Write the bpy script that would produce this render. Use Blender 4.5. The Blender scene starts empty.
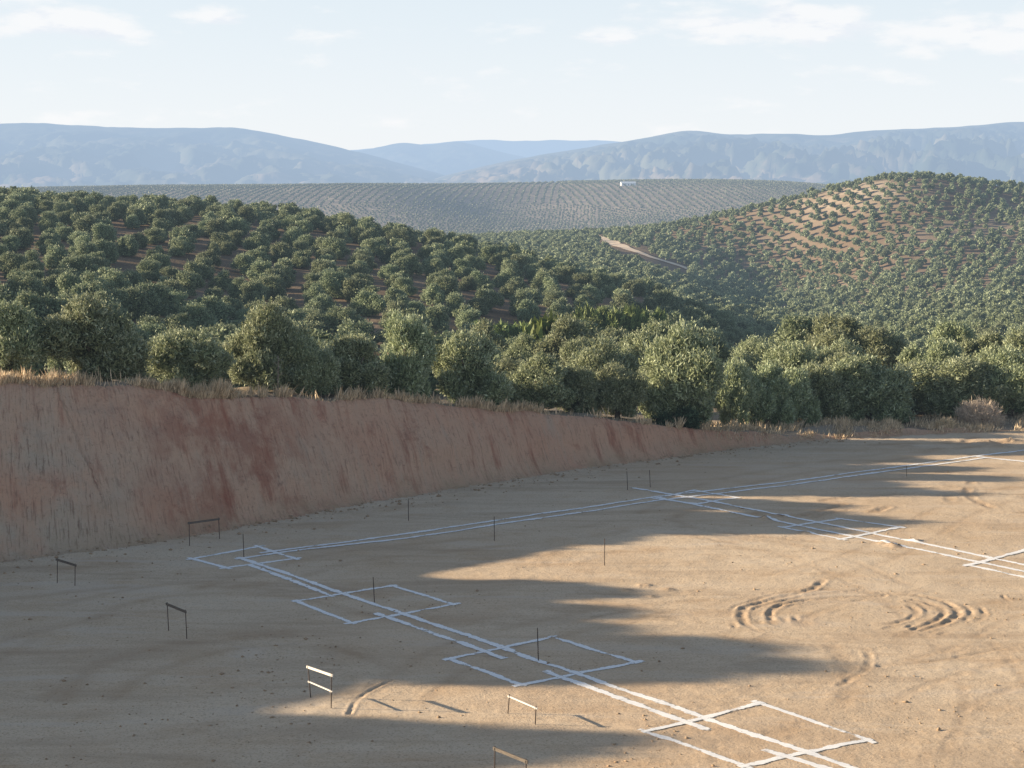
import bpy, math, random
import numpy as np

rng = np.random.default_rng(7)
random.seed(7)
scene = bpy.context.scene
col = scene.collection

# ------------------------------------------------------------------ camera geometry
F, CX, CY, YH, HC = 1750.0, 512.0, 384.0, 195.0, 13.0
TILT = math.atan((CY - YH) / F)
CT, ST = math.cos(TILT), math.sin(TILT)
SUN_EL, SUN_AZ = math.radians(14.5), math.radians(5.5)      # sun to the west (-X), a little ahead of the viewer


def ray(px, py):
    u = (np.asarray(px, float) - CX) / F
    v = (CY - np.asarray(py, float)) / F
    return u, CT + v * ST, -ST + v * CT


def on_pad(px, py, z=0.0):
    u, fy, fz = ray(px, py)
    k = (z - HC) / fz
    return np.array([u * k, fy * k])


def z_at(py, Y):
    u, fy, fz = ray(CX, py)
    return HC + Y * fz / fy


def row_of(Y, z):
    e = np.arctan((z - HC) / Y) + TILT
    return CY - F * np.tan(e)


def px_of(X, Y, z):
    d = Y * CT - (z - HC) * ST
    return CX + F * X / d


# ------------------------------------------------------------------ noise
def _hash(ix, iy, seed):
    h = (ix.astype(np.int64) * 374761393 + iy.astype(np.int64) * 668265263 + seed * 974711) & 0xFFFFFFFF
    h = ((h ^ (h >> 13)) * 1274126177) & 0xFFFFFFFF
    h = h ^ (h >> 16)
    return (h & 0xFFFF) / 65535.0


def vnoise(x, y, seed=0):
    x = np.asarray(x, float); y = np.asarray(y, float)
    ix, iy = np.floor(x), np.floor(y)
    fx, fy = x - ix, y - iy
    fx = fx * fx * fx * (fx * (fx * 6 - 15) + 10); fy = fy * fy * fy * (fy * (fy * 6 - 15) + 10)
    a, b = _hash(ix, iy, seed), _hash(ix + 1, iy, seed)
    c, d = _hash(ix, iy + 1, seed), _hash(ix + 1, iy + 1, seed)
    return (a + (b - a) * fx) * (1 - fy) + (c + (d - c) * fx) * fy


def fbm(x, y, octv=4, seed=0, gain=0.5):
    s, a, t = 0.0, 1.0, 0.0
    for o in range(octv):
        c, sn = math.cos(o * 1.1), math.sin(o * 1.1)
        s = s + a * (vnoise(c * x - sn * y + o * 17.3, sn * x + c * y - o * 9.1, seed + o) - 0.5) * 2
        t += a; a *= gain; x = x * 2.03; y = y * 2.03
    return s / t


def pchip(x, y, xq):
    x = np.asarray(x, float); y = np.asarray(y, float)
    h = np.diff(x); d = np.diff(y) / h
    m = np.zeros_like(y)
    for i in range(1, len(x) - 1):
        if d[i - 1] * d[i] > 0:
            w1, w2 = 2 * h[i] + h[i - 1], h[i] + 2 * h[i - 1]
            m[i] = (w1 + w2) / (w1 / d[i - 1] + w2 / d[i])
    m[0], m[-1] = d[0], d[-1]
    xq = np.clip(xq, x[0], x[-1])
    k = np.clip(np.searchsorted(x, xq, side='right') - 1, 0, len(h) - 1)
    t = (xq - x[k]) / h[k]
    return ((2 * t ** 3 - 3 * t ** 2 + 1) * y[k] + (t ** 3 - 2 * t ** 2 + t) * h[k] * m[k]
            + (-2 * t ** 3 + 3 * t ** 2) * y[k + 1] + (t ** 3 - t ** 2) * h[k] * m[k + 1])


# ------------------------------------------------------------------ terrain
# sections through the hills: bearing -> (distance, height as the row it is seen at)
FARR = [(3200, 197), (4500, 199), (8000, 198.5), (40000, 196)]
SECT = {
    0: [(67, 384), (73, 382), (90, 388), (110, 372), (165, 308), (200, 278), (260, 240), (330, 204), (430, 214), (650, 240), (1000, 240), (1700, 222), (2300, 190), (2600, 190), (2900, 196)],
    128: [(70, 389.5), (77, 388), (95, 394), (120, 377), (170, 324), (210, 288), (260, 248), (330, 210), (430, 216), (650, 245), (1000, 240), (1700, 228), (2300, 188), (2600, 187), (2900, 196)],
    256: [(74.3, 394), (81, 393), (100, 399), (125, 387), (180, 346), (230, 292), (280, 248), (335, 218), (430, 226), (650, 250), (1000, 240), (1700, 232), (2300, 187), (2600, 186), (2900, 196)],
    384: [(79, 400), (86, 400), (105, 404), (130, 391), (170, 361), (215, 312), (270, 268), (330, 236), (420, 246), (600, 256), (1000, 240), (1700, 236), (2300, 186), (2600, 185), (2900, 196)],
    512: [(83.2, 407), (91, 408.5), (110, 408), (130, 399), (165, 378), (205, 346), (255, 297), (320, 263), (400, 272), (550, 262), (750, 246), (920, 237), (1150, 246), (1700, 238), (2050, 222), (2500, 186), (2700, 184), (2950, 197)],
    640: [(87.3, 420), (95, 421), (115, 411), (145, 391), (200, 354), (250, 321), (290, 298), (350, 305), (480, 288), (600, 270), (750, 246), (860, 231), (1000, 242), (1400, 246), (1700, 238), (2050, 220), (2500, 182), (2700, 181), (2950, 197)],
    768: [(91.5, 431), (102, 430), (125, 418), (150, 403), (200, 380), (260, 360), (335, 339), (490, 317), (650, 294), (720, 270), (780, 236), (830, 206), (950, 226), (1300, 240), (1800, 232), (2500, 183), (2700, 182), (2950, 197)],
    896: [(94.3, 430), (106, 427), (130, 413), (150, 401), (200, 378), (260, 360), (335, 340), (490, 314), (610, 284), (690, 248), (760, 209), (815, 177), (950, 200), (1300, 230), (1800, 226), (2500, 192), (2700, 192), (2950, 197)],
    1024: [(96.6, 427), (108, 424), (130, 410), (150, 398), (200, 374), (260, 355), (335, 335), (490, 306), (600, 280), (680, 250), (760, 214), (830, 189), (960, 206), (1300, 225), (1800, 222), (2500, 198), (2950, 199)],
}
COLS = np.arange(-1664, 2689, 128)
TY = np.concatenate([np.geomspace(3, 60, 60)[:-1], np.geomspace(60, 3500, 900), np.geomspace(3600, 40000, 40)])
LTY = np.log(TY)
TZ = np.zeros((len(COLS), len(TY)))
for i, c in enumerate(COLS):
    cc = min(max(int(c), 0), 1024)
    pts = SECT[cc] + FARR
    py = pchip(np.log([p[0] for p in pts]), [p[1] for p in pts], LTY)
    z = z_at(py, TY)
    z0 = z_at(pts[0][1], pts[0][0])
    z = np.where(TY < pts[0][0], z0, z)
    if c < 0:                                   # the bank goes on rising where it turns towards the viewer
        k = min(1.0, -c / 900.0)
        zl = 6.0 + 4.2 * k
        z = np.where(TY < 120, z * (1 - k) + zl * k, z)
        w = np.clip((TY - 120) / 120, 0, 1)
        z = np.where(TY >= 120, np.minimum(z, 14), z)
        z = np.where((TY >= 120) & (TY < 240), (zl * k + z * (1 - k)) * (1 - w) + z * w, z)
    TZ[i] = z


def T(X, Y):
    X = np.asarray(X, float); Y = np.asarray(Y, float)
    Yc = np.clip(Y, 3, 39999)
    fi = np.interp(np.log(Yc), LTY, np.arange(len(TY)))
    i0 = np.clip(fi.astype(int), 0, len(TY) - 2); ft = fi - i0
    s = (CX + F * X / Yc - COLS[0]) / 128.0
    s = np.clip(s, 1, len(COLS) - 3 - 1e-6)
    j = s.astype(int); t = s - j

    def g(jj):
        return TZ[jj, i0] * (1 - ft) + TZ[jj, i0 + 1] * ft
    p0, p1, p2, p3 = g(j - 1), g(j), g(j + 1), g(j + 2)
    z = 0.5 * (2 * p1 + (p2 - p0) * t + (2 * p0 - 5 * p1 + 4 * p2 - p3) * t ** 2 + (3 * p1 - p0 - 3 * p2 + p3) * t ** 3)
    amp = np.clip((Y - 90) / 200, 0, 1)
    return z + amp * fbm(X / 45, Y / 45, 3, 5) * 0.8


# foot of the cut bank on the pad, in metres
FOOT_PX = [(0, 562), (120, 546), (250, 524), (370, 503), (480, 486), (580, 470), (660, 458), (740, 447.5), (830, 439.5), (930, 434.5), (1024, 431)]
FOOT = [(-58.0, -30.0), (-52.0, 12.0), (-43.5, 34.0), (-33.0, 48.0)] + [tuple(on_pad(*p)) for p in FOOT_PX] + [(45.0, 99.0), (140.0, 104.0)]
FOOT = np.array(FOOT)


def bank_coords(X, Y):
    """signed distance beyond the foot line (+ = into the bank) and length along it"""
    X = np.asarray(X, float); Y = np.asarray(Y, float)
    best = np.full(X.shape, 1e9); sd = np.zeros(X.shape); al = np.zeros(X.shape)
    acc = 0.0
    for a, b in zip(FOOT[:-1], FOOT[1:]):
        d = b - a; L = math.hypot(*d)
        t = ((X - a[0]) * d[0] + (Y - a[1]) * d[1]) / (L * L)
        tc = np.clip(t, 0, 1)
        ex, ey = X - (a[0] + tc * d[0]), Y - (a[1] + tc * d[1])
        r = np.hypot(ex, ey)
        side = np.sign(d[0] * (Y - a[1]) - d[1] * (X - a[0]))
        m = r < best
        best = np.where(m, r, best); sd = np.where(m, r * side, sd); al = np.where(m, acc + tc * L, al)
        acc += L
    return sd, al


def Q(lst, o, s):
    return [(o[0] + x / s, o[1] + y / s) for x, y in lst]


o1, s1 = (580, 560), 2.306
RUTS = [  # (pixel trace, depth, half width, broken)
    (Q([(382, 152), (372, 128), (385, 108), (430, 95), (490, 80), (540, 65), (560, 48)], o1, s1), .085, .17, .25),
    (Q([(446, 147), (438, 124), (468, 102), (530, 92), (610, 86), (700, 82)], o1, s1), .075, .15, .3),
    (Q([(400, 118), (420, 104), (480, 92), (560, 78), (640, 70)], o1, s1), .04, .12, .5),
    (Q([(690, 152), (740, 142), (770, 130), (774, 115), (758, 104)], o1, s1), .08, .15, .3),
    (Q([(770, 160), (826, 137), (838, 117), (805, 99), (770, 92)], o1, s1), .075, .14, .3),
    (Q([(790, 162), (850, 142), (872, 122), (850, 101), (805, 86), (720, 78), (620, 74)], o1, s1), .075, .15, .35),
    (Q([(0, 141), (100, 121), (200, 112), (300, 105), (390, 98)], o1, s1), .045, .1, .5),
    (Q([(20, 167), (130, 145), (230, 132), (350, 127)], o1, s1), .045, .1, .5),
    (Q([(0, 78), (200, 81), (450, 80)], o1, s1), .04, .1, .6),
    (Q([(600, 290), (660, 250), (650, 200), (600, 175), (500, 165)], o1, s1), .03, .14, .5),
    (Q([(690, 245), (800, 235), (920, 215), (1020, 195)], o1, s1), .035, .12, .55),
    (Q([(975, 82), (990, 95), (1024, 105)], o1, s1), .06, .1, .4),
    ([(349, 714), (359, 698), (384, 683), (420, 670), (440, 665)], .055, .09, .2),
    (Q([(380, 400), (450, 450), (700, 490), (1024, 520)], (600, 440), 4.655), .05, .25, .4),
    (Q([(330, 370), (480, 420), (760, 450), (1000, 470)], (600, 440), 4.655), .04, .2, .4),
    (Q([(755, 235), (748, 300), (800, 332), (880, 360), (994, 376)], (804, 430), 4.518), .06, .22, .4),
    (Q([(660, 250), (650, 300), (690, 345), (780, 380), (994, 420)], (804, 430), 4.518), .05, .25, .45),
    (Q([(0, 384), (60, 366), (180, 335)], (804, 430), 4.518), .09, .2, .55),
    (Q([(20, 405), (90, 378), (290, 350)], (804, 430), 4.518), .08, .2, .6),
    (Q([(80, 318), (190, 300)], (804, 430), 4.518), .09, .2, .5),
    (Q([(270, 300), (430, 292)], (804, 430), 4.518), .08, .2, .4),
    (Q([(320, 368), (375, 350)], (804, 430), 4.518), .1, .25, .3),
    (Q([(640, 60), (700, 70), (760, 40), (900, 30)], (804, 430), 4.518), .1, .3, .6),
    (Q([(690, 88), (780, 75), (870, 62), (960, 50)], (804, 430), 4.518), .1, .3, .6),
    (Q([(250, 70), (450, 62), (620, 48)], (804, 430), 4.518), .08, .3, .6),
    ([(0, 640), (80, 622), (160, 600), (240, 575)], .03, .25, .4),
    ([(0, 600), (90, 590), (200, 580)], .03, .2, .4),
    ([(60, 700), (110, 660), (210, 640), (330, 632)], .025, .25, .4),
    ([(200, 730), (260, 705), (380, 690)], .02, .2, .4),
    ([(760, 640), (860, 600), (960, 585)], .02, .2, .6),
    ([(800, 620), (835, 650), (850, 690), (820, 720), (770, 735)], .02, .3, .5),
]
# the turning loop: fainter rings inside and outside the main arcs
for base_i, ks in [(0, (.86, 1.1)), (1, (.84, .7)), (3, (1.18,)), (4, (.9,)), (5, (1.12, 1.24, .82))]:
    tr, d, w, br = RUTS[base_i]
    for k in ks:
        RUTS.append(([(850 + (x - 850) * k, 611 + (y - 611) * k) for x, y in tr], .05, .12, .5))
RUTS.append(([(742, 622), (760, 632), (800, 640), (850, 642), (900, 636), (945, 624)], .03, .14, .6))
RUTS.append(([(752, 600), (790, 592), (850, 590), (905, 596)], .035, .12, .5))
RUTW = [(np.array([on_pad(*p) for p in tr]), d * (.34 if d > .06 else .42), w * .7, br * (.2 if d > .06 else .8)) for tr, d, w, br in RUTS]


def smooth_line(P, step=.25):
    P = np.asarray(P, float)
    L = np.concatenate([[0], np.cumsum(np.hypot(*np.diff(P, axis=0).T))])
    n = max(2, int(L[-1] / step))
    if len(P) == 2:
        t = np.linspace(0, L[-1], n)
        return np.stack([np.interp(t, L, P[:, 0]), np.interp(t, L, P[:, 1])], 1)
    t = np.linspace(0, L[-1], n)
    m = np.gradient(P, L, axis=0)
    k = np.clip(np.searchsorted(L, t, side='right') - 1, 0, len(L) - 2)
    h = (L[k + 1] - L[k]); s = ((t - L[k]) / h)[:, None]; h = h[:, None]
    return ((2 * s ** 3 - 3 * s ** 2 + 1) * P[k] + (s ** 3 - 2 * s ** 2 + s) * h * m[k]
            + (-2 * s ** 3 + 3 * s ** 2) * P[k + 1] + (s ** 3 - s ** 2) * h * m[k + 1])


RUTS_S = [(smooth_line(P, .3), d, w, br) for P, d, w, br in RUTW]


def wheel_pair(pix, gauge=1.75, d=.005, w=.13, br=.5):
    P = smooth_line(np.array([on_pad(*p) for p in pix]), .7)
    t = np.gradient(P, axis=0); t /= np.hypot(t[:, 0], t[:, 1])[:, None]
    n = np.stack([-t[:, 1], t[:, 0]], 1) * gauge / 2
    for sg in (-1, 1):
        RUTS_S.append((P + n * sg, d * (1 + .01 * sg), w, br))


for pr in [[(-40, 662), (60, 615), (170, 590), (300, 590), (420, 612), (520, 600), (620, 612), (720, 606)],
           [(20, 790), (60, 720), (130, 668), (240, 640), (340, 640), (430, 665)],
           [(300, 790), (390, 700), (470, 650), (600, 618), (740, 590), (860, 560), (960, 510), (1060, 480)],
           [(560, 560), (640, 540), (760, 545), (880, 585), (960, 640), (1000, 700), (980, 770)],
           [(700, 640), (800, 665), (900, 650), (1000, 610), (1060, 600)],
           [(880, 790), (900, 730), (960, 690), (1050, 665)],
           [(60, 575), (150, 566), (250, 580), (330, 560), (460, 545), (600, 530), (740, 480), (900, 455)]]:
    wheel_pair(pr)
MOUNDS = [(on_pad(px, py), r * .75, h * .6) for px, py, r, h in [
    (768, 519.5, .55, .22), (757, 514, .4, .12), (783, 516, .5, .14), (893, 546, .5, .2), (884, 543, .4, .14), (915, 541, .35, .14), (806, 533, .5, .12),
    (628, 590.5, .35, .1), (645, 585.5, .4, .13), (667, 590, .4, .12), (651, 597, .3, .1), (716, 507, .5, .1), (1010, 441, .8, .25), (985, 443, .8, .2),
    (1000, 447, .9, .2), (960, 446, .8, .2), (940, 450, .8, .15), (905, 447, .8, .16)]]


def pad(X, Y):
    """pad height and a 0..1 mask of disturbed soil"""
    z = fbm(X / 6, Y / 6, 2, 11) * .035 + fbm(X / 1.1, Y / 1.1, 3, 12) * .014 + fbm(X / .28, Y / .28, 2, 13) * .005
    rough = np.clip(fbm(X / 5 + 3, Y / 5, 3, 14) * 2.2, 0, 1)
    z = z + rough * fbm(X / .45, Y / .45, 2, 15) * .012
    dist = np.zeros_like(X)
    for P, d, w, br in RUTS_S:
        x0, y0 = P.min(0) - 1; x1, y1 = P.max(0) + 1
        m = np.nonzero((X > x0) & (X < x1) & (Y > y0) & (Y < y1))[0]
        if not len(m):
            continue
        xs, ys = X[m], Y[m]
        best = np.full(xs.shape, 9.0); al = np.zeros(xs.shape); acc = 0
        for a, b in zip(P[:-1], P[1:]):
            dd = b - a; L = math.hypot(*dd) + 1e-9
            t = np.clip(((xs - a[0]) * dd[0] + (ys - a[1]) * dd[1]) / (L * L), 0, 1)
            r = np.hypot(xs - a[0] - t * dd[0], ys - a[1] - t * dd[1])
            k = r < best
            best = np.where(k, r, best); al = np.where(k, acc + t * L, al)
            acc += L
        on = np.clip((vnoise(al * .8, al * 0 + d * 999, 31) - br * .55) * 3.0, 0, 1)
        tread = .55 + .8 * vnoise(al * 6, xs * 3, 35)
        prof = -np.exp(-(best / w) ** 4) + .55 * np.exp(-((best - 1.75 * w) / (.6 * w)) ** 2)
        z[m] += prof * d * on * tread * (.8 + 1.1 * fbm(xs / .35, ys / .35, 3, 41))
        dist[m] = np.maximum(dist[m], on * np.exp(-(best / (2.0 * w)) ** 2) * min(1, .45 + d * 14))
    for (c, r, h) in MOUNDS:
        q = np.hypot(X - c[0], Y - c[1]) / r
        m = q < 2.5
        z[m] += h * np.exp(-q[m] ** 2 * 2) * (1 + .9 * fbm(X[m] / .2, Y[m] / .2, 2, 43))
        dist[m] = np.maximum(dist[m], np.exp(-q[m] ** 2))
    return z, dist


def height(X, Y, want=False):
    X = np.asarray(X, float); Y = np.asarray(Y, float)
    shp = X.shape
    X = X.ravel(); Y = Y.ravel()
    near = Y < 130
    z = T(X, Y)
    dist = np.zeros_like(X); bank = np.zeros_like(X); sd = np.full(X.shape, 99.0); al = np.zeros_like(X); grass = np.zeros_like(X)
    i = np.nonzero(near)[0]
    if len(i):
        x, y = X[i], Y[i]
        d, a = bank_coords(x, y)
        d2 = d + fbm(a / 5, a * 0 + .5, 2, 21) * .5
        t = z[i] + fbm(x / 3, y / 3, 3, 22) * .30 + fbm(x / 9, y / 9, 2, 28) * .3
        # bucket-tooth grooves running down the face and slumped material at its foot
        slant = a - d2 * .35
        gro = fbm(slant / .55, d2 / 5, 2, 23) * .13 + fbm(slant / .16, d2 / 3, 2, 24) * .04 + fbm(a / 2.5, d2 / 1.5, 3, 25) * .26 + fbm(a / .7, d2 / .5, 2, 29) * .09
        ramp = 1.12 * d2 + gro * np.clip(d2 / .8, 0, 1)
        ramp = np.where(d2 < 1.2, .35 * np.maximum(d2, 0) + .65 * np.clip(d2, 0, 9) ** 2 / 1.2 * .5 + .36 * np.clip(d2, 0, 1.2) ** 2 / 1.2, ramp - 0.0)
        k = .25
        h = np.clip(.5 + .5 * (t - ramp) / k, 0, 1)
        b = t * (1 - h) + ramp * h - k * h * (1 - h)
        pz, ds = pad(x, y)
        foot = fbm(x / .35, y / .35, 2, 26) * .05 * np.exp(-np.abs(d) / 1.2)
        zz = np.where(d2 > 0, np.maximum(b, 0) + pz * np.exp(-np.clip(d2, 0, 9) * 2) + foot, pz + foot)
        z[i] = zz; dist[i] = ds
        bank[i] = np.where((d2 > 0) & (ramp < t + .1), 1, 0)
        sd[i] = d2; al[i] = a
        grass[i] = np.where((d2 > 0) & (ramp >= t + .1), 1, 0)
    if want:
        return z, dist, bank, sd, al, grass
    return z.reshape(shp)


# ------------------------------------------------------------------ mesh helpers
def mesh_np(name, V, Fc, mats=(), smooth=False, mat_idx=None, attrs=None):
    me = bpy.data.meshes.new(name)
    V = np.asarray(V, np.float32); Fc = np.asarray(Fc, np.int32)
    n, k = Fc.shape
    me.vertices.add(len(V)); me.vertices.foreach_set('co', V.ravel())
    me.loops.add(n * k); me.loops.foreach_set('vertex_index', Fc.ravel())
    me.polygons.add(n)
    me.polygons.foreach_set('loop_start', np.arange(0, n * k, k, dtype=np.int32))
    me.polygons.foreach_set('loop_total', np.full(n, k, np.int32))
    if smooth:
        me.polygons.foreach_set('use_smooth', np.ones(n, bool))
    if mat_idx is not None:
        me.polygons.foreach_set('material_index', np.asarray(mat_idx, np.int32))
    for m in mats:
        me.materials.append(m)
    for an, (dom, dat) in (attrs or {}).items():
        a = me.attributes.new(an, 'FLOAT', dom)
        a.data.foreach_set('value', np.asarray(dat, np.float32))
    me.update(calc_edges=True)
    return me


def link(name, me, parent=None, loc=(0, 0, 0), rotz=0.0):
    o = bpy.data.objects.new(name, me)
    col.objects.link(o)
    if parent is not None:
        o.parent = parent
    o.location = loc
    o.rotation_euler = (0, 0, rotz)
    return o


def tag(o, label=None, cat=None, group=None, kind=None):
    if label: o['label'] = label
    if cat: o['category'] = cat
    if group: o['group'] = group
    if kind: o['kind'] = kind
    return o


class MB:
    """collects tapered tubes and boxes as quads"""
    def __init__(s):
        s.V = []; s.F = []; s.n = 0

    def add(s, V, Fc):
        s.V.append(np.asarray(V, float)); s.F.append(np.asarray(Fc, int) + s.n); s.n += len(V)

    def tube(s, P, R, k=7, jit=0.0):
        P = np.asarray(P, float); R = np.broadcast_to(R, (len(P),))
        rings = []
        for i in range(len(P)):
            t = P[min(i + 1, len(P) - 1)] - P[max(i - 1, 0)]
            t = t / (np.linalg.norm(t) + 1e-9)
            a = np.cross(t, [1, 0, 0] if abs(t[0]) < .8 else [0, 1, 0]); a /= np.linalg.norm(a)
            b = np.cross(t, a)
            an = np.arange(k) * 2 * math.pi / k
            rr = R[i] * (1 + jit * (rng.random(k) - .5))
            rings.append(P[i] + (np.cos(an) * rr)[:, None] * a + (np.sin(an) * rr)[:, None] * b)
        V = np.concatenate(rings + [P[:1], P[-1:]])
        Fc = []
        for i in range(len(P) - 1):
            for j in range(k):
                Fc.append((i * k + j, i * k + (j + 1) % k, (i + 1) * k + (j + 1) % k, (i + 1) * k + j))
        c0, c1 = len(P) * k, len(P) * k + 1
        for j in range(0, k):
            Fc.append((c0, (j + 1) % k, j, c0)); m = (len(P) - 1) * k
            Fc.append((c1, m + j, m + (j + 1) % k, c1))
        s.add(V, Fc)

    def box(s, c, sz, M=None):
        x, y, z = np.array(sz) / 2
        V = np.array([(-x, -y, -z), (x, -y, -z), (x, y, -z), (-x, y, -z), (-x, -y, z), (x, -y, z), (x, y, z), (-x, y, z)])
        if M is not None:
            V = V @ np.asarray(M).T
        s.add(V + np.asarray(c), [(0, 3, 2, 1), (4, 5, 6, 7), (0, 1, 5, 4), (1, 2, 6, 5), (2, 3, 7, 6), (3, 0, 4, 7)])

    def quad(s, *p):
        s.add(p, [(0, 1, 2, 3)])

    def mesh(s, name, mats, smooth=False):
        V = np.concatenate(s.V); Fc = np.concatenate(s.F)
        me = bpy.data.meshes.new(name)
        fl = []
        for f in Fc.tolist():
            fl.append(f[:3] if f[3] == f[0] else f)
        me.from_pydata(V.tolist(), [], fl)
        if smooth:
            me.polygons.foreach_set('use_smooth', np.ones(len(fl), bool))
        for m in mats: me.materials.append(m)
        return me


# ------------------------------------------------------------------ materials
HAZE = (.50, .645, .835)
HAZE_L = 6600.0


class NT:
    def __init__(s, name):
        s.m = bpy.data.materials.new(name); s.m.use_nodes = True
        s.t = s.m.node_tree; s.t.nodes.clear()
        s.out = s.n('ShaderNodeOutputMaterial')

    def n(s, typ, **kw):
        nd = s.t.nodes.new(typ)
        for k, v in kw.items(): setattr(nd, k, v)
        return nd

    def l(s, a, b): s.t.links.new(a, b)

    def setin(s, sock, v):
        if isinstance(v, bpy.types.NodeSocket): s.l(v, sock)
        else: sock.default_value = v

    def math(s, op, a, b=0.0, c=None, clamp=False):
        nd = s.n('ShaderNodeMath', operation=op, use_clamp=clamp)
        s.setin(nd.inputs[0], a); s.setin(nd.inputs[1], b)
        if c is not None: s.setin(nd.inputs[2], c)
        return nd.outputs[0]

    def mix(s, f, a, b, mode='MIX'):
        nd = s.n('ShaderNodeMix', data_type='RGBA', blend_type=mode)
        s.setin(nd.inputs[0], f)
        s.setin(nd.inputs[6], a if not isinstance(a, tuple) else (*a, 1)[:4])
        s.setin(nd.inputs[7], b if not isinstance(b, tuple) else (*b, 1)[:4])
        return nd.outputs[2]

    def pos(s): return s.n('ShaderNodeNewGeometry').outputs['Position']

    def vmul(s, v, k):
        nd = s.n('ShaderNodeVectorMath', operation='MULTIPLY'); s.l(v, nd.inputs[0]); nd.inputs[1].default_value = k
        return nd.outputs[0]

    def noise(s, v, scale, detail=4, rough=.55, lac=2.0, dist=0.0):
        nd = s.n('ShaderNodeTexNoise'); s.l(v, nd.inputs['Vector'])
        nd.inputs['Scale'].default_value = scale; nd.inputs['Detail'].default_value = detail
        nd.inputs['Roughness'].default_value = rough; nd.inputs['Distortion'].default_value = dist
        return nd.outputs['Fac']

    def rng(s, v, a, b, c=0.0, d=1.0):
        nd = s.n('ShaderNodeMapRange'); s.setin(nd.inputs[0], v)
        for i, x in enumerate((a, b, c, d)): nd.inputs[1 + i].default_value = x
        return nd.outputs[0]

    def attr(s, name): return s.n('ShaderNodeAttribute', attribute_name=name).outputs['Fac']

    def comb(s, x, y, z=0.0):
        nd = s.n('ShaderNodeCombineXYZ')
        for i, v in enumerate((x, y, z)): s.setin(nd.inputs[i], v)
        return nd.outputs[0]

    def bump(s, h, strength, dist):
        nd = s.n('ShaderNodeBump'); s.l(h, nd.inputs['Height'])
        nd.inputs['Strength'].default_value = strength; nd.inputs['Distance'].default_value = dist
        return nd.outputs[0]

    def bsdf(s, color, rough=.9, normal=None, spec=.15):
        b = s.n('ShaderNodeBsdfPrincipled')
        s.setin(b.inputs['Base Color'], color if not isinstance(color, tuple) else (*color, 1)[:4])
        b.inputs['Roughness'].default_value = rough; b.inputs['Specular IOR Level'].default_value = spec
        if normal is not None: s.l(normal, b.inputs['Normal'])
        return b.outputs[0]

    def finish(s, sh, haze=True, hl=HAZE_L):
        if haze:   # aerial haze painted in as surface glow: grows with distance across the valley (measured in the world from the building plot)
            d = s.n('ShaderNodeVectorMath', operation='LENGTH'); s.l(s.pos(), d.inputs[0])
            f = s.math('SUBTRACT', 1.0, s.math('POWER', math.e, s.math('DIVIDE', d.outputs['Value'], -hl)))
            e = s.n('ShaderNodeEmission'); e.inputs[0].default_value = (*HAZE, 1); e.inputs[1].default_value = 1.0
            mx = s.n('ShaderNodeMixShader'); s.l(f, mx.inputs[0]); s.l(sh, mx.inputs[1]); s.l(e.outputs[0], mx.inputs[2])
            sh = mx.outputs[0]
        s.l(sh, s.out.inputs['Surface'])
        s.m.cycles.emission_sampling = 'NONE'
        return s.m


def mat_pad():
    t = NT('beige_subsoil'); p = t.pos()
    big = t.noise(p, .09, 5, .6); mid = t.noise(p, .5, 5, .62); fine = t.noise(p, 5, 5, .7); grit = t.noise(p, 15, 4, .75)
    c = t.mix(t.rng(big, .35, .66), (.60, .47, .335), (.69, .565, .42))
    c = t.mix(t.rng(mid, .5, .72, 0, .45), c, (.52, .36, .215))
    c = t.mix(t.rng(t.noise(t.vmul(p, (.16, .4, 1)), 1, 4, .6), .56, .72, 0, .55), c, (.49, .325, .195))
    c = t.mix(t.rng(fine, .52, .75, 0, .5), c, (.38, .265, .165))
    c = t.mix(t.rng(fine, .46, .25, 0, .35), c, (.63, .50, .36))
    c = t.mix(t.rng(grit, .53, .66, 0, .65), c, (.25, .17, .11))
    c = t.mix(t.rng(grit, .45, .32, 0, .45), c, (.74, .60, .43))
    strk = t.noise(t.vmul(p, (.10, .55, 1)), 1.0, 6, .68, 2.0, .8)
    c = t.mix(t.rng(strk, .50, .66, 0, .55), c, (.42, .31, .215))
    c = t.mix(t.rng(strk, .46, .34, 0, .45), c, (.64, .555, .46))
    c = t.mix(t.rng(t.noise(p, .035, 3, .6), .52, .68, 0, .5), c, (.57, .41, .275))
    c = t.mix(t.math('MULTIPLY', t.attr('rut'), t.rng(mid, .3, .7, .35, .8)), c, (.40, .275, .175))
    h = t.math('ADD', t.math('MULTIPLY', fine, .6), t.math('MULTIPLY', grit, .4))
    return t.finish(t.bsdf(c, .95, t.bump(h, .65, .05), .05))


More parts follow.
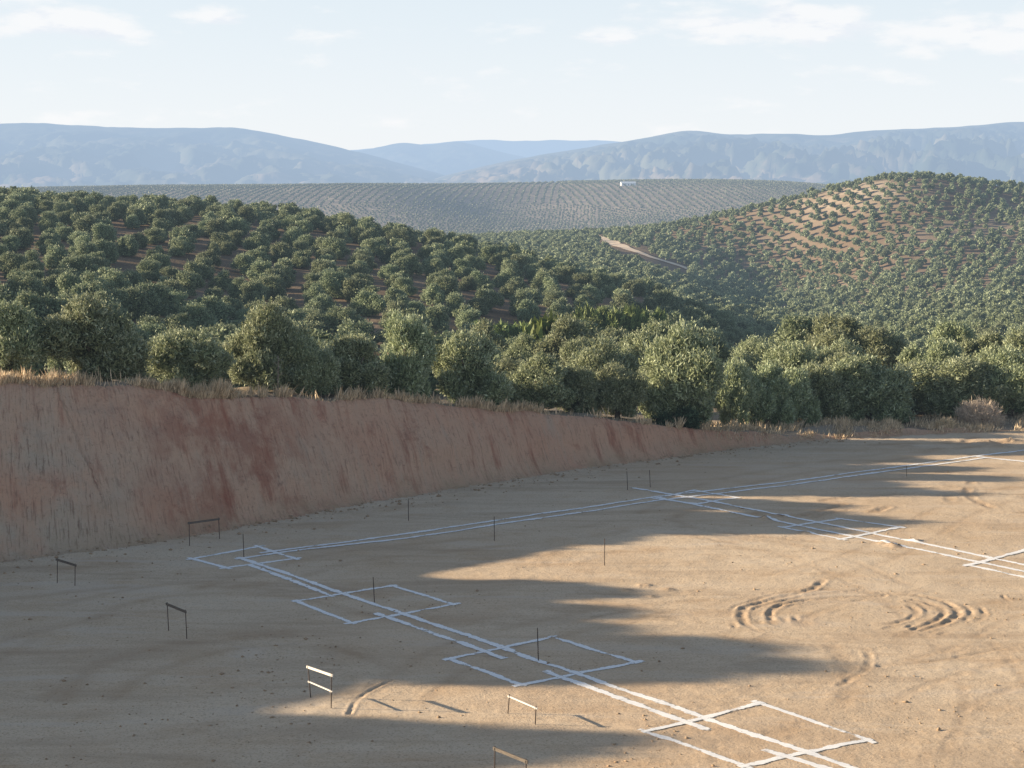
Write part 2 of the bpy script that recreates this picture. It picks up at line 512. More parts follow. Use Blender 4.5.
def mat_bank():
    t = NT('red_clay_cut'); p = t.pos()
    al, sd = t.attr('along'), t.attr('sd')
    sl = t.math('SUBTRACT', al, t.math('MULTIPLY', sd, .35))
    v = t.comb(sl, t.math('MULTIPLY', sd, .22))
    st = t.noise(v, 1.6, 6, .7); st2 = t.noise(t.comb(sl, t.math('MULTIPLY', sd, .16)), 11, 5, .7)
    big = t.noise(t.comb(al, t.math('MULTIPLY', sd, 1.2)), .13, 4, .6)
    lump = t.noise(p, .6, 6, .74); fine = t.noise(p, 6, 5, .75)
    c = t.mix(t.rng(big, .36, .62), (.70, .48, .34), (.69, .405, .275))
    c = t.mix(t.rng(st, .53, .68, 0, .8), c, (.40, .15, .10))
    c = t.mix(t.rng(st, .46, .30, 0, .7), c, (.60, .45, .34))
    c = t.mix(t.rng(lump, .58, .72, 0, .6), c, (.36, .125, .08))
    # pale greyish lens with dark stains low on the face towards the viewer's end
    pale = t.math('MULTIPLY', t.math('MULTIPLY', t.rng(al, PALE0 + 9.5, PALE0 + 2), t.rng(sd, 5.6, 3.4)), t.rng(t.noise(p, .35, 4, .6), .36, .56), clamp=True)
    c = t.mix(t.math('MULTIPLY', pale, .9), c, (.60, .50, .39))
    stain = t.math('MULTIPLY', t.math('MULTIPLY', pale, t.rng(st2, .5, .64)), t.rng(lump, .42, .56), clamp=True)
    c = t.mix(t.math('MULTIPLY', stain, .75), c, (.23, .20, .155))
    c = t.mix(t.rng(st2, .53, .66, 0, .6), c, (.31, .17, .12))  # darker grooves: crevice shade put into the colour
    redz = t.math('MULTIPLY', t.rng(t.math('ABSOLUTE', t.math('SUBTRACT', al, PALE0 + 11.5)), 6.0, 1.5), t.rng(t.noise(t.comb(sl, sd), .55, 5, .7), .44, .58), clamp=True)
    c = t.mix(t.math('MULTIPLY', redz, .55), c, (.36, .115, .075))
    c = t.mix(t.rng(fine, .56, .70, 0, .55), c, (.26, .15, .11))  # darker pits, crevice shade painted in at a finer scale
    c = t.mix(t.rng(fine, .44, .30, 0, .4), c, (.60, .44, .33))
    # crust at the very top and spilled pad soil at the foot
    foot = t.math('MULTIPLY', t.rng(sd, 1.0, .0), t.rng(lump, .35, .6), clamp=True)
    c = t.mix(t.math('MULTIPLY', foot, .8), c, (.52, .39, .255))
    h = t.math('ADD', t.math('MULTIPLY', st2, .5), t.math('MULTIPLY', fine, .5))
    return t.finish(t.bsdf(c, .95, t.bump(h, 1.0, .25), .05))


def mat_orchard():
    t = NT('orchard_soil'); p = t.pos()
    n1 = t.noise(p, .018, 4, .6); n2 = t.noise(p, .15, 4, .6); n3 = t.noise(p, 1.5, 4, .6)
    c = t.mix(t.rng(n1, .4, .62), (.20, .15, .105), (.26, .20, .145))
    c = t.mix(t.rng(n2, .5, .7, 0, .6), c, (.19, .135, .09))
    c = t.mix(t.rng(n3, .5, .7, 0, .4), c, (.30, .24, .165))
    c = t.mix(t.math('MULTIPLY', t.attr('sand'), t.rng(n2, .35, .6, .2, .9)), c, (.52, .445, .35))
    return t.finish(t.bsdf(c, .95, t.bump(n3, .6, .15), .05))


def mat_far():
    t = NT('far_slope_soil'); p = t.pos()
    n1 = t.noise(p, .0035, 4, .6); n2 = t.noise(p, .03, 4, .6)
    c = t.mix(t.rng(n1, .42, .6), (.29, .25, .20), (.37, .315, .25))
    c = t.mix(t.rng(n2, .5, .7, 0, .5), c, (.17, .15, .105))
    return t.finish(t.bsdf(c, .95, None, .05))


def mat_mountain():
    t = NT('mountain_scrub'); p = t.pos()
    n1 = t.noise(p, .0009, 6, .62); n2 = t.noise(p, .004, 5, .65)
    c = t.mix(t.rng(n1, .42, .6), (.045, .06, .04), (.13, .13, .08))
    c = t.mix(t.rng(n2, .56, .68, 0, .5), c, (.26, .21, .15))
    low = t.rng(t.n('ShaderNodeSeparateXYZ').outputs[2], 0, 1)
    sep = t.n('ShaderNodeSeparateXYZ'); t.l(p, sep.inputs[0])
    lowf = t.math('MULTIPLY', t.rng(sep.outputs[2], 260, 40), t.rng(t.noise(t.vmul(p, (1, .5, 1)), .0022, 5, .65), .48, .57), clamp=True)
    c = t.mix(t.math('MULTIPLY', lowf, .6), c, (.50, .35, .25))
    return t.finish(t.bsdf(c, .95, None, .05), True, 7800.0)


def mat_leaf(name, top, under, var=.62, hz=True, trans=.12, lite_k=.75):
    t = NT(name)
    a = t.attr('tint'); r = t.n('ShaderNodeObjectInfo').outputs['Random']
    base = t.mix(t.n('ShaderNodeNewGeometry').outputs['Backfacing'], top, under)
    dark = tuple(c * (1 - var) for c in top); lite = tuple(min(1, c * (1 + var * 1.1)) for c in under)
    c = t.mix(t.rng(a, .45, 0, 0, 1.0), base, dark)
    c = t.mix(t.rng(a, .6, 1, 0, lite_k), c, lite)
    hs = t.n('ShaderNodeHueSaturation'); t.l(c, hs.inputs['Color'])
    t.l(t.rng(r, 0, 1, .485, .512), hs.inputs['Hue']); t.l(t.rng(r, 0, 1, .82, 1.16), hs.inputs['Value'])
    b = t.bsdf(hs.outputs[0], .6, None, .25)
    tr = t.n('ShaderNodeBsdfTranslucent'); t.l(hs.outputs[0], tr.inputs[0])
    mx = t.n('ShaderNodeMixShader'); mx.inputs[0].default_value = trans
    t.l(b, mx.inputs[1]); t.l(tr.outputs[0], mx.inputs[2])
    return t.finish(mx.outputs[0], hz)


def mat_plain(name, c1, c2, scale=3.0, rough=.85, bump=.3, bd=.02, spec=.2, stretch=(1, 1, 1)):
    t = NT(name); p = t.vmul(t.pos(), stretch)
    n = t.noise(p, scale, 5, .6)
    return t.finish(t.bsdf(t.mix(t.rng(n, .35, .65), c1, c2), rough, t.bump(n, bump, bd), spec))


def mat_chalk():
    t = NT('chalk_powder'); p = t.pos()
    n = t.noise(p, 9, 4, .7); n2 = t.noise(p, 1.3, 3, .6); e = t.attr('edge')
    cover = t.math('SUBTRACT', t.math('ADD', e, t.math('MULTIPLY', t.rng(n, .3, .7), .55)), t.rng(n2, .50, .72, 0, .62))
    f = t.rng(cover, .16, .56)
    b = t.bsdf(t.mix(t.rng(n, .3, .7), (.84, .84, .84), (.93, .93, .92)), .95, t.bump(n, .2, .01), .05)
    tr = t.n('ShaderNodeBsdfTransparent')
    mx = t.n('ShaderNodeMixShader'); t.l(f, mx.inputs[0]); t.l(tr.outputs[0], mx.inputs[1]); t.l(b, mx.inputs[2])
    return t.finish(mx.outputs[0], False)


_, a0 = bank_coords(np.array([FOOT[4][0]]), np.array([FOOT[4][1]]))
PALE0 = float(a0[0])
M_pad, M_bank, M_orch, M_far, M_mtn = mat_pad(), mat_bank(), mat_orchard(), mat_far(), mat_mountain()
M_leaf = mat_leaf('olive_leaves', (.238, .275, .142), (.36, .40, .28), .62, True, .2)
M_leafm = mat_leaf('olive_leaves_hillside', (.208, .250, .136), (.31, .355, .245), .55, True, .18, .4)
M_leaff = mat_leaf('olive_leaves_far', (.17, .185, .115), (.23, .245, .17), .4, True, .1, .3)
M_bark = mat_plain('olive_bark', (.10, .08, .06), (.20, .165, .13), 9, .95, .6, .03, .1, (1, 1, .25))
M_straw = mat_leaf('dry_straw', (.62, .49, .31), (.72, .59, .40), .35)
M_cane = mat_leaf('cane_leaves', (.14, .185, .06), (.19, .235, .09))
M_fig = mat_leaf('fig_leaves', (.09, .13, .025), (.14, .19, .05))
M_bush = mat_leaf('dark_bush_leaves', (.06, .10, .055), (.10, .15, .09))
M_dead = mat_leaf('dead_twigs', (.50, .41, .33), (.58, .49, .40), .3)
M_pink = mat_leaf('dry_pink_twigs', (.30, .17, .13), (.36, .24, .19), .3)
M_chalk = mat_chalk()
M_post = mat_plain('rusty_rebar', (.045, .035, .03), (.09, .06, .045), 20, .8, .3, .002, .3)
M_plankd = mat_plain('dark_plank', (.10, .085, .075), (.17, .145, .12), 6, .85, .3, .003, .2, (1, 1, 6))  # dark wood tone of the batter planks
M_plankw = mat_plain('pale_plank', (.58, .55, .50), (.70, .67, .62), 6, .8, .2, .003, .2, (1, 1, 6))
M_track = mat_plain('track_soil', (.72, .58, .43), (.82, .69, .54), .3, .95, .3, .1, .05)
M_wall = mat_plain('whitewash', (.74, .74, .72), (.82, .81, .79), .4, .9, .1, .05, .1)
M_roofg = mat_plain('pale_sheet_roof', (.55, .62, .70), (.66, .72, .78), .8, .6, .1, .03, .3)
M_roofr = mat_plain('tile_roof', (.42, .22, .15), (.52, .30, .21), .5, .9, .2, .05, .1)
M_dark = mat_plain('dark_opening', (.03, .03, .035), (.06, .06, .065), 1, .5, .1, .01, .3)

# ------------------------------------------------------------------ the ground sheet, split by what it is
def fan(pxs, Ys):
    s = (pxs - CX) / F
    X = Ys[:, None] * s[None, :]
    Y = np.repeat(Ys[:, None], len(pxs), 1)
    return X, Y


pxs = np.concatenate([np.linspace(-1500, -80, 160)[:-1], np.arange(-80, 1105, 1.7), np.linspace(1106, 2500, 110)])
rows = np.arange(800, 428, -.85)
ya = on_pad(CX, rows)[1]
Ys = np.concatenate([np.geomspace(4, ya[0] * .985, 22), ya, np.arange(ya[-1] + .3, 122, .4), np.geomspace(122.8, 3500, 330), np.geomspace(3650, 45000, 26)])
GX, GY = fan(pxs, Ys)
gz, gd, gb, gs, ga, gg = height(GX, GY, True)
NR, NC = GX.shape
V = np.stack([GX.ravel(), GY.ravel(), gz], 1)
ii = np.arange(NR * NC).reshape(NR, NC)
Fq = np.stack([ii[:-1, :-1], ii[:-1, 1:], ii[1:, 1:], ii[1:, :-1]], -1).reshape(-1, 4)
fb = gb[Fq].sum(1) >= 2
fy = V[Fq[:, 0], 1]
fpad = (gs[Fq].mean(1) <= 0) & ~fb
cls = np.where(fpad, 0, np.where(fb, 1, np.where(fy < 1250, 2, np.where(fy < 3000, 3, 4))))
# pale bare patches on the right hill
sand = np.zeros(len(V))
pxv = px_of(V[:, 0], V[:, 1], V[:, 2]); pyv = row_of(V[:, 1], V[:, 2])
for (cx, cy, rx, ry, w) in [(872, 190, 48, 11, 1.), (832, 204, 50, 9, .8), (800, 217, 34, 7, .35), (905, 188, 36, 8, .5), (765, 242, 45, 6, .35), (700, 250, 40, 6, .4), (960, 232, 60, 10, .45), (1010, 222, 40, 12, .5), (850, 290, 80, 8, .4), (720, 290, 60, 6, .4)]:
    m = (V[:, 1] > 350) & (V[:, 1] < 1100)
    sand = np.maximum(sand, np.where(m, w * np.exp(-((pxv - cx) / rx) ** 2 - ((pyv - cy) / ry) ** 2), 0))
sand = np.maximum(sand, np.where((V[:, 1] < 125), .55, 0))
for k, (nm, mt) in enumerate([('ground', M_pad), ('embankment', M_bank), ('hillside', M_orch), ('far_hill', M_far), ('valley_floor', M_far)]):
    fk = Fq[cls == k]
    u, inv = np.unique(fk.ravel(), return_inverse=True)
    me = mesh_np(nm, V[u], inv.reshape(-1, 4), [mt], True, None,
                 {'rut': ('POINT', gd[u]), 'sd': ('POINT', gs[u]), 'along': ('POINT', ga[u]), 'sand': ('POINT', sand[u])})
    tag(link(nm, me), kind='structure')


# ------------------------------------------------------------------ mountains
def mountain(name, ridge, base_row, Y, depth, seed, spur, amp):
    px = np.arange(ridge[0][0], ridge[-1][0] + 1, 3.0)
    top = pchip([p[0] for p in ridge], [p[1] for p in ridge], px) + fbm(px / 40, px * 0, 4, seed) * 1.6
    zr = z_at(top, Y)
    nt = 90
    t = np.concatenate([np.linspace(0, 1, nt), np.linspace(1.03, 1.5, 14)])
    X = np.zeros((len(t), len(px))); Yg = X.copy(); Z = X.copy()
    for i, ti in enumerate(t):
        y = Y - depth * (1 - ti)
        X[i] = (px - CX) / F * y; Yg[i] = y
        f = min(ti, 1.0)
        wx = X[i] + 260 * fbm(X[i] / 900, np.full_like(px, y / 700), 3, seed + 21)
        n = fbm(wx / spur, np.full_like(px, y / (spur * 1.9)) + wx / spur * .25, 6, seed + 3, .6)
        rdg = 1 - np.abs(n) * 2.2
        n2 = 1 - np.abs(fbm(wx / spur * 2.7 + 7, np.full_like(px, y / spur * 1.3), 5, seed + 9, .6)) * 2
        prof = f ** 1.15 if ti <= 1 else 1 - (ti - 1) * 1.6
        env = math.sin(math.pi * min(f, 1) ** .8) if ti <= 1 else 0
        Z[i] = -8 + (zr + 8) * np.clip(prof + env * (amp * (rdg - .45) + amp * .45 * (n2 - .5)), 0, 2)
    if True:   # keep the skyline where the ridge is
        lim = HC + (zr[None, :] - HC) * (Yg / Y) * .985
        m = (t < .985)[:, None]
        Z = np.where(m, np.minimum(Z, lim - 0), Z)
    idx = np.arange(X.size).reshape(X.shape)
    Fm = np.stack([idx[:-1, :-1], idx[:-1, 1:], idx[1:, 1:], idx[1:, :-1]], -1).reshape(-1, 4)
    me = mesh_np(name, np.stack([X.ravel(), Yg.ravel(), Z.ravel()], 1), Fm, [M_mtn], True)
    return tag(link(name, me), kind='structure')


mountain('mountain', [(-500, 140), (-200, 128), (0, 123), (60, 124), (130, 127), (230, 128), (265, 132), (300, 139), (350, 150), (400, 163), (450, 176), (520, 190)], 186, 12500, 4200, 61, 620, .20)
mountain('mountain', [(395, 190), (450, 174), (520, 158), (565, 151), (600, 145), (640, 138), (690, 131), (730, 134), (770, 133), (820, 135), (860, 131), (950, 127), (1024, 122), (1200, 128), (1500, 140)], 186, 11500, 4200, 77, 520, .40)
mountain('mountain', [(300, 165), (370, 149), (405, 143), (430, 146), (455, 143), (500, 152), (560, 165), (640, 180)], 186, 17500, 3500, 91, 900, .25)
mountain('mountain', [(350, 150), (420, 145), (470, 141), (540, 140), (620, 142), (760, 146)], 186, 25000, 3500, 95, 1500, .15)

# ------------------------------------------------------------------ trees
def leaf_cloud(r, n, lobes, ll, lw, up=.5, shell=.78, flat=1.0, zmin=.25, face=1.2):
    """n leaf-sized quads through the outer part of a set of lobes"""
    L = np.array(lobes); w = L[:, 3] ** 2; k = r.choice(len(L), n, p=w / w.sum())
    d = r.normal(size=(n, 3)); d /= np.linalg.norm(d, axis=1)[:, None]
    b = fbm(d[:, 0] * 2.3 + k * 7.7, d[:, 1] * 2.3 + d[:, 2] * 3.1, 2, 3)
    rad = L[k, 3] * (shell + (1.08 - shell) * r.random(n) ** .6) * (1 + .42 * b)
    P = L[k, :3] + d * rad[:, None] * np.array([1, 1, flat])
    # sprays that stick out of the outline
    sp = r.random(n) < .13
    P = P + np.where(sp[:, None], d * (.12 + .22 * r.random(n))[:, None] * L[k, 3][:, None] + np.array([0, 0, .10]) * L[k, 3][:, None], 0)
    ok = P[:, 2] > zmin
    P, d, b = P[ok], d[ok], b[ok]; n = len(P)
    ax = d * .7 + r.normal(size=(n, 3)) * .75 + np.array([0, 0, up]); ax /= np.linalg.norm(ax, axis=1)[:, None]
    nr = d * face + r.normal(size=(n, 3)) * .6 + np.array([0, 0, .3])
    sd = np.cross(ax, nr); sd /= np.linalg.norm(sd, axis=1)[:, None] + 1e-9
    s = (.65 + .7 * r.random(n))[:, None]
    a = ax * ll * s * .5; c = sd * lw * s * .5
    V = np.stack([P - a, P + c, P + a, P - c], 1).reshape(-1, 3)
    Fq = np.arange(4 * n).reshape(-1, 4)
    tint = np.clip(.5 + .35 * b + r.normal(size=n) * .2, 0, 1)
    return V, Fq, tint


def olive_lobes(r, R, H, base):
    lo = []
    n = r.integers(9, 13)
    a0 = r.random() * 6.28
    for i in range(n):
        a = a0 + i * 6.283 / n + r.normal() * .25
        q = R * (.50 + .26 * r.random())
        lo.append((math.cos(a) * q, math.sin(a) * q, base + (H - base) * (.14 + .44 * r.random()), R * (.25 + .18 * r.random())))
    for i in range(r.integers(5, 9)):
        a = r.random() * 6.28; q = R * .46 * r.random() ** .5
        lo.append((math.cos(a) * q, math.sin(a) * q, base + (H - base) * (.60 + .24 * r.random()), R * (.24 + .18 * r.random())))
    lo.append((0, 0, base + (H - base) * .45, R * .5))
    if base < .3:
        for i in range(5):
            a = r.random() * 6.28; q = R * (.32 + .25 * r.random())
            lo.append((math.cos(a) * q, math.sin(a) * q, .42 + .25 * r.random(), R * (.22 + .1 * r.random())))
    p1, p2 = r.random(2) * 6.28
    out = []
    for (x, y, z, q) in lo:
        a = math.atan2(y, x); k = 1 + .16 * math.sin(2 * a + p1) + .14 * math.sin(3 * a + p2)
        d = r.normal(size=3) * R * .075
        out.append((x * k + d[0], y * k + d[1], z + d[2], q * (.85 + .3 * r.random())))
    for _ in range(2):
        out.pop(int(r.integers(0, n)))
    return out


def trunk_mb(r, R, H, base, limbs=4):
    mb = MB()
    bend = r.normal(size=2) * .12
    P = [(0, 0, -.25), (0, 0, .05), (bend[0] * .6, bend[1] * .6, .45), (bend[0], bend[1], .95)]
    mb.tube(P, [.30, .22, .17, .15], 8, .25)
    for i in range(limbs):
        a = i * 6.283 / limbs + r.random()
        q = R * (.4 + .25 * r.random()); h = base + (H - base) * (.45 + .2 * r.random())
        mid = (bend[0] + math.cos(a) * q * .45, bend[1] + math.sin(a) * q * .45, .95 + (h - .95) * .45 + .1)
        mb.tube([(bend[0], bend[1], .8), mid, (math.cos(a) * q, math.sin(a) * q, h)], [.11, .075, .03], 6, .2)
    return mb


def make_olive_near(seed, base):
    r = np.random.default_rng(seed)
    R, H = 2.0, 3.9
    lo = olive_lobes(r, R, H - .35, base)
    V, Fq, tint = leaf_cloud(r, 34000, lo, .19, .055, .7, .70, 1.05, .12)
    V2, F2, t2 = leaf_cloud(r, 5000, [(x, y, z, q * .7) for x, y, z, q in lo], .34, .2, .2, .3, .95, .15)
    # shoots standing out of the crown
    ns, nl = 150, 34
    k = r.integers(0, len(lo), ns); L = np.array(lo)
    d = r.normal(size=(ns, 3)) + np.array([0, 0, .45]); d /= np.linalg.norm(d, axis=1)[:, None]
    o = L[k, :3] + d * L[k, 3:4] * .9
    g = d * .7 + np.array([0, 0, .7]) + r.normal(size=(ns, 3)) * .25; g /= np.linalg.norm(g, axis=1)[:, None]
    ln = (.25 + .45 * r.random(ns))[:, None, None]
    u = r.random((ns, nl))[:, :, None]
    C = o[:, None] + g[:, None] * u * ln + r.normal(size=(ns, nl, 3)) * .055 * (1.25 - u)
    C = C.reshape(-1, 3); C = C[C[:, 2] > .1]; m = len(C)
    ax = np.repeat(g, nl, 0)[:m] * .8 + r.normal(size=(m, 3)) * .6; ax /= np.linalg.norm(ax, axis=1)[:, None]
    sdv = np.cross(ax, r.normal(size=(m, 3)) + np.array([0, 0, .3])); sdv /= np.linalg.norm(sdv, axis=1)[:, None]
    a = ax * .085; c = sdv * .024
    V3 = np.stack([C - a, C + c, C + a, C - c], 1).reshape(-1, 3)
    V2 = np.concatenate([V2, V3]); F2 = np.concatenate([F2, np.arange(4 * m).reshape(-1, 4) + len(V2) - len(V3)]); t2 = np.concatenate([t2, np.clip(1.3 + r.normal(size=m) * .4, 0, 2.4)])
    V = np.concatenate([V, V2]); Fq = np.concatenate([Fq, F2 + len(V) - len(V2)]); tint = np.concatenate([tint, t2 * .4])  # inner leaves tinted darker: shade inside the crown put into the colour
    cm = mesh_np('olive_crown', V, Fq, [M_leaf], False, None, {'tint': ('FACE', tint)})
    tm = trunk_mb(r, R, H, base).mesh('olive_trunk', [M_bark], True)
    return cm, tm


def leaf_lod(seed, n, ll, lw, base=.35, R=2.0, H=3.7, ncore=0, face=2.2):
    r = np.random.default_rng(seed)
    lo = olive_lobes(r, R, H - .2, base)
    V, Fq, tint = leaf_cloud(r, n, lo, ll, lw, .5, .72, .95, .15, face)
    if ncore:
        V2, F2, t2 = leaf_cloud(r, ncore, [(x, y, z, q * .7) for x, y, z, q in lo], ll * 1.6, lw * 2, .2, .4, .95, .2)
        Fq = np.concatenate([Fq, F2 + len(V)]); V = np.concatenate([V, V2]); tint = np.concatenate([tint, t2 * .4])  # core leaves get a darker tint, painted shade within the crown
    return V, Fq, tint


def make_olive_mid(seed):
    V, Fq, tint = leaf_lod(seed, 9500, .25, .10, .15, 2.0, 3.6, 1200, 1.4)
    r = np.random.default_rng(seed)
    mb = trunk_mb(r, 2.0, 3.6, .5, 3)
    TV, TF = np.concatenate(mb.V), np.concatenate(mb.F)
    TF = TF[TF[:, 3] != TF[:, 0]]
    me = mesh_np('olive_tree_hillside', np.concatenate([V, TV]), np.concatenate([Fq, TF + len(V)]), [M_leafm, M_bark], False,
                 np.concatenate([np.zeros(len(Fq)), np.ones(len(TF))]), {'tint': ('FACE', np.concatenate([tint, np.full(len(TF), .5)]))})
    return me


NEAR = [make_olive_near(100 + i, b) for i, b in enumerate([.05, .15, .0, .25, .05, .15, .1, .0, .2, .1])]
MID = [make_olive_mid(200 + i) for i in range(9)]
LOD2 = [leaf_lod(300 + i, 520, .66, .42, .3, 1.9, 3.5, 60) for i in range(10)]
LOD3 = [leaf_lod(400 + i, 26, 2.6, 1.8, .4, 2.0, 3.6, 0) for i in range(8)]

trees = []   # dict x,y,r(scale in plan),h,row/tag


def hz(x, y): return float(height(np.array([x]), np.array([y]))[0])


def behind_bank(px, off):
    """point at bearing px, off metres beyond the crest of the bank"""
    Yq = np.arange(55, 125, .15)
    X = (px - CX) / F * Yq
    z, d_, b, s, a, g = height(X, Yq, True)
    k = np.nonzero(g > .5)[0]
    k = k[0] if len(k) else 0
    y = Yq[k] + off
    return (px - CX) / F * y, y


# front row along the bank top: centre px, width px, top row, offset behind crest
FRONT = [(8, 78, 303, 3.5), (92, 104, 303, 3.0), (187, 92, 326, 3.2), (262, 86, 304, 4.5), (312, 52, 338, 2.6), (353, 76, 336, 2.8), (407, 66, 316, 2.6), (470, 84, 326, 2.8),
         (540, 78, 356, 3.0), (578, 50, 366, 3.2), (618, 56, 366, 2.8), (684, 92, 333, 2.2), (735, 58, 355, 4.5), (768, 60, 365, 5.0), (826, 62, 364, 6.5), (796, 60, 368, 6.0), (600, 40, 372, 4.5), (660, 50, 352, 7.5), (845, 66, 353, 11.5), (872, 92, 356, 7.0), (957, 94, 359, 7.0), (1014, 72, 353, 6.5), (915, 70, 358, 10.0)]
for px, w, top, off in FRONT:
    x, y = behind_bank(px, off)
    g = hz(x, y)
    h = float(z_at(top, y)) - g
    trees.append(dict(x=x, y=y, z=g, sr=w * y / F / 4.15, sh=h / 3.75, zone='front'))
# trees on the higher bank to the west, beyond the frame: their long shadows reach across the plot
SDX, SDY = math.cos(SUN_AZ), -math.sin(SUN_AZ)      # horizontal direction in which the light travels
for tx, ty, w in [(640, 634, 4.2), (765, 654, 4.2), (835, 668, 4.0), (745, 676, 3.4), (560, 622, 4.0), (600, 752, 4.4), (640, 743, 3.6), (500, 770, 4.4), (540, 800, 4.4), (420, 754, 4), (300, 764, 5), (470, 608, 3.5), (440, 590, 4), (250, 764, 5)]:
    P = on_pad(tx, ty)
    q = np.arange(8, 75, .25)
    X, Y = P[0] - SDX * q, P[1] - SDY * q
    z, d_, b, s_, a_, g = height(X, Y, True)
    k = np.nonzero(g > .5)[0]
    if not len(k):
        continue
    k = min(k[0] + 10, len(q) - 1)
    need = q[k] * math.tan(SUN_EL) - z[k]
    h = min(max(need, 2.6), 5.2)
    trees.append(dict(x=float(X[k]), y=float(Y[k]), z=float(z[k]), sr=w / 4.15, sh=h / 3.75, zone='west'))

# orchard rows over the hillside, the valley and the right hill
SP = 6.4
shrub_spots = [(485, 655, 182, 226), (530, 560, 146, 174), (508, 538, 124, 134)]   # bearing and distance kept clear for canes, fig and shed
cand = []
r2 = np.random.default_rng(21)
row = 0
Yr = 74.0
while Yr < 960:
    wd = (.50 if Yr < 360 else .62) * Yr + 12
    xs = np.arange(-wd, wd, SP if Yr > 360 else 5.5) + (row % 2) * SP / 2 + 1.3
    ys = Yr + xs * .05 + 3.0 * np.sin(xs / 60 + Yr / 90)
    jt = 1.05 if Yr < 360 else .7
    if Yr > 360: xs, ys = xs * .80, ys + xs * .22 + 6 * np.sin(xs / 45)
    xs = xs + r2.normal(size=len(xs)) * jt; ys = ys + r2.normal(size=len(xs)) * jt
    keep = r2.random(len(xs)) > .05
    cand.append(np.stack([xs[keep], ys[keep], np.full(keep.sum(), row), r2.normal(size=keep.sum()), r2.random(keep.sum())], 1))
    Yr += SP * (1.28 if Yr > 360 else 1.0); row += 1
cand = np.concatenate(cand)
z, d_, b, s_, a_, g = height(cand[:, 0], cand[:, 1], True)
ok = (cand[:, 1] > 125) | ((g > .5) & (s_ - np.maximum(z, 0) / 1.12 > 7.2))
cand, z = cand[ok], z[ok]
px = px_of(cand[:, 0], cand[:, 1], z); py = row_of(cand[:, 1], z)
keep = (px > -330) & (px < 1330)
for (x0, x1, y0, y1) in shrub_spots:
    keep &= ~((px > x0) & (px < x1) & (cand[:, 1] > y0) & (cand[:, 1] < y1))
# open ground between the trees of the left hill
for (cx, cy, rx, ry) in [(300, 300, 26, 8), (215, 300, 32, 6), (190, 262, 30, 6), (345, 318, 20, 7), (10, 262, 20, 5), (250, 290, 16, 6), (430, 290, 16, 6), (120, 262, 14, 4), (395, 300, 10, 6), (655, 292, 22, 6), (585, 288, 14, 4)]:
    keep &= ~((((px - cx) / rx) ** 2 + ((py - cy) / ry) ** 2 < .55) & (cand[:, 1] < 420))
# the track across the right hill and the thin patch at its top
TRK = [(603, 239), (620, 246.5), (640, 253.5), (662, 261), (684, 268)]
tx = np.interp(py, [p[1] for p in TRK], [p[0] for p in TRK])
trw = np.interp(px, [p[0] for p in TRK], [p[1] for p in TRK])
keep &= ~((px > 598) & (px < 690) & (py > trw - 2) & (py < trw + 10.5) & (cand[:, 1] > 420))
thin = np.exp(-((px - 845) / 70) ** 2 - ((py - 200) / 15) ** 2)
keep &= ~((cand[:, 1] > 420) & (cand[:, 4] < thin * .04))
cand, z, px, py = cand[keep], z[keep], px[keep], py[keep]
# drop what lies wholly behind a ridge
horizon = {}
vis_rows = np.geomspace(110, 1000, 160)
hx = np.arange(-340, 1345, 16)
HZ = np.zeros((len(vis_rows), len(hx)))
for i, yy in enumerate(vis_rows):
    X = (hx - CX) / F * yy
    HZ[i] = row_of(yy, height(X, np.full_like(X, yy)) + 1.0)
HM = np.minimum.accumulate(HZ, 0)
iy = np.clip(np.searchsorted(vis_rows, cand[:, 1] * .97) - 1, 0, len(vis_rows) - 1)
ix = np.clip(((px + 340) / 16).round().astype(int), 0, len(hx) - 1)
toprow = row_of(cand[:, 1], z + 3.8)
seen = (cand[:, 1] < 130) | (toprow < HM[iy, ix] + np.where(cand[:, 1] > 560, 14, 5))
cand, z, px, py = cand[seen], z[seen], px[seen], py[seen]
fr = np.array([(t['x'], t['y']) for t in trees if t['zone'] == 'front'])
dx = cand[:, 0][:, None] - fr[None, :, 0]; dy = cand[:, 1][:, None] - fr[None, :, 1]
alo = -(dx * SDX + dy * SDY); per = np.abs(-dx * SDY + dy * SDX)
block = ((alo > 0) & (alo < 12) & (per < 2.6)).any(1) & (r2.random(len(cand)) < .7)
sl = cand[:, 1] - .096 * (22 - cand[:, 0])
block |= (sl > 91) & (sl < 94.4) & (cand[:, 0] > -12) & (cand[:, 0] < 15)
cand, z, px, py = cand[~block], z[~block], px[~block], py[~block]
for c, zz in zip(cand, z):
    sc = .98 + .15 * c[3]
    if c[1] < 130: sc *= .98
    if c[1] > 400: sc *= 1.02
    q_ = 1.0 if c[1] < 140 else (.83 if c[1] < 360 else .84)
    trees.append(dict(x=c[0], y=c[1], z=float(zz), sr=q_ * min(max(sc * 1.06, .62), 1.38), sh=q_ * min(max(sc * (.98 + .08 * math.sin(c[4] * 30)), .75), 1.25), zone='hill', row=int(c[2])))

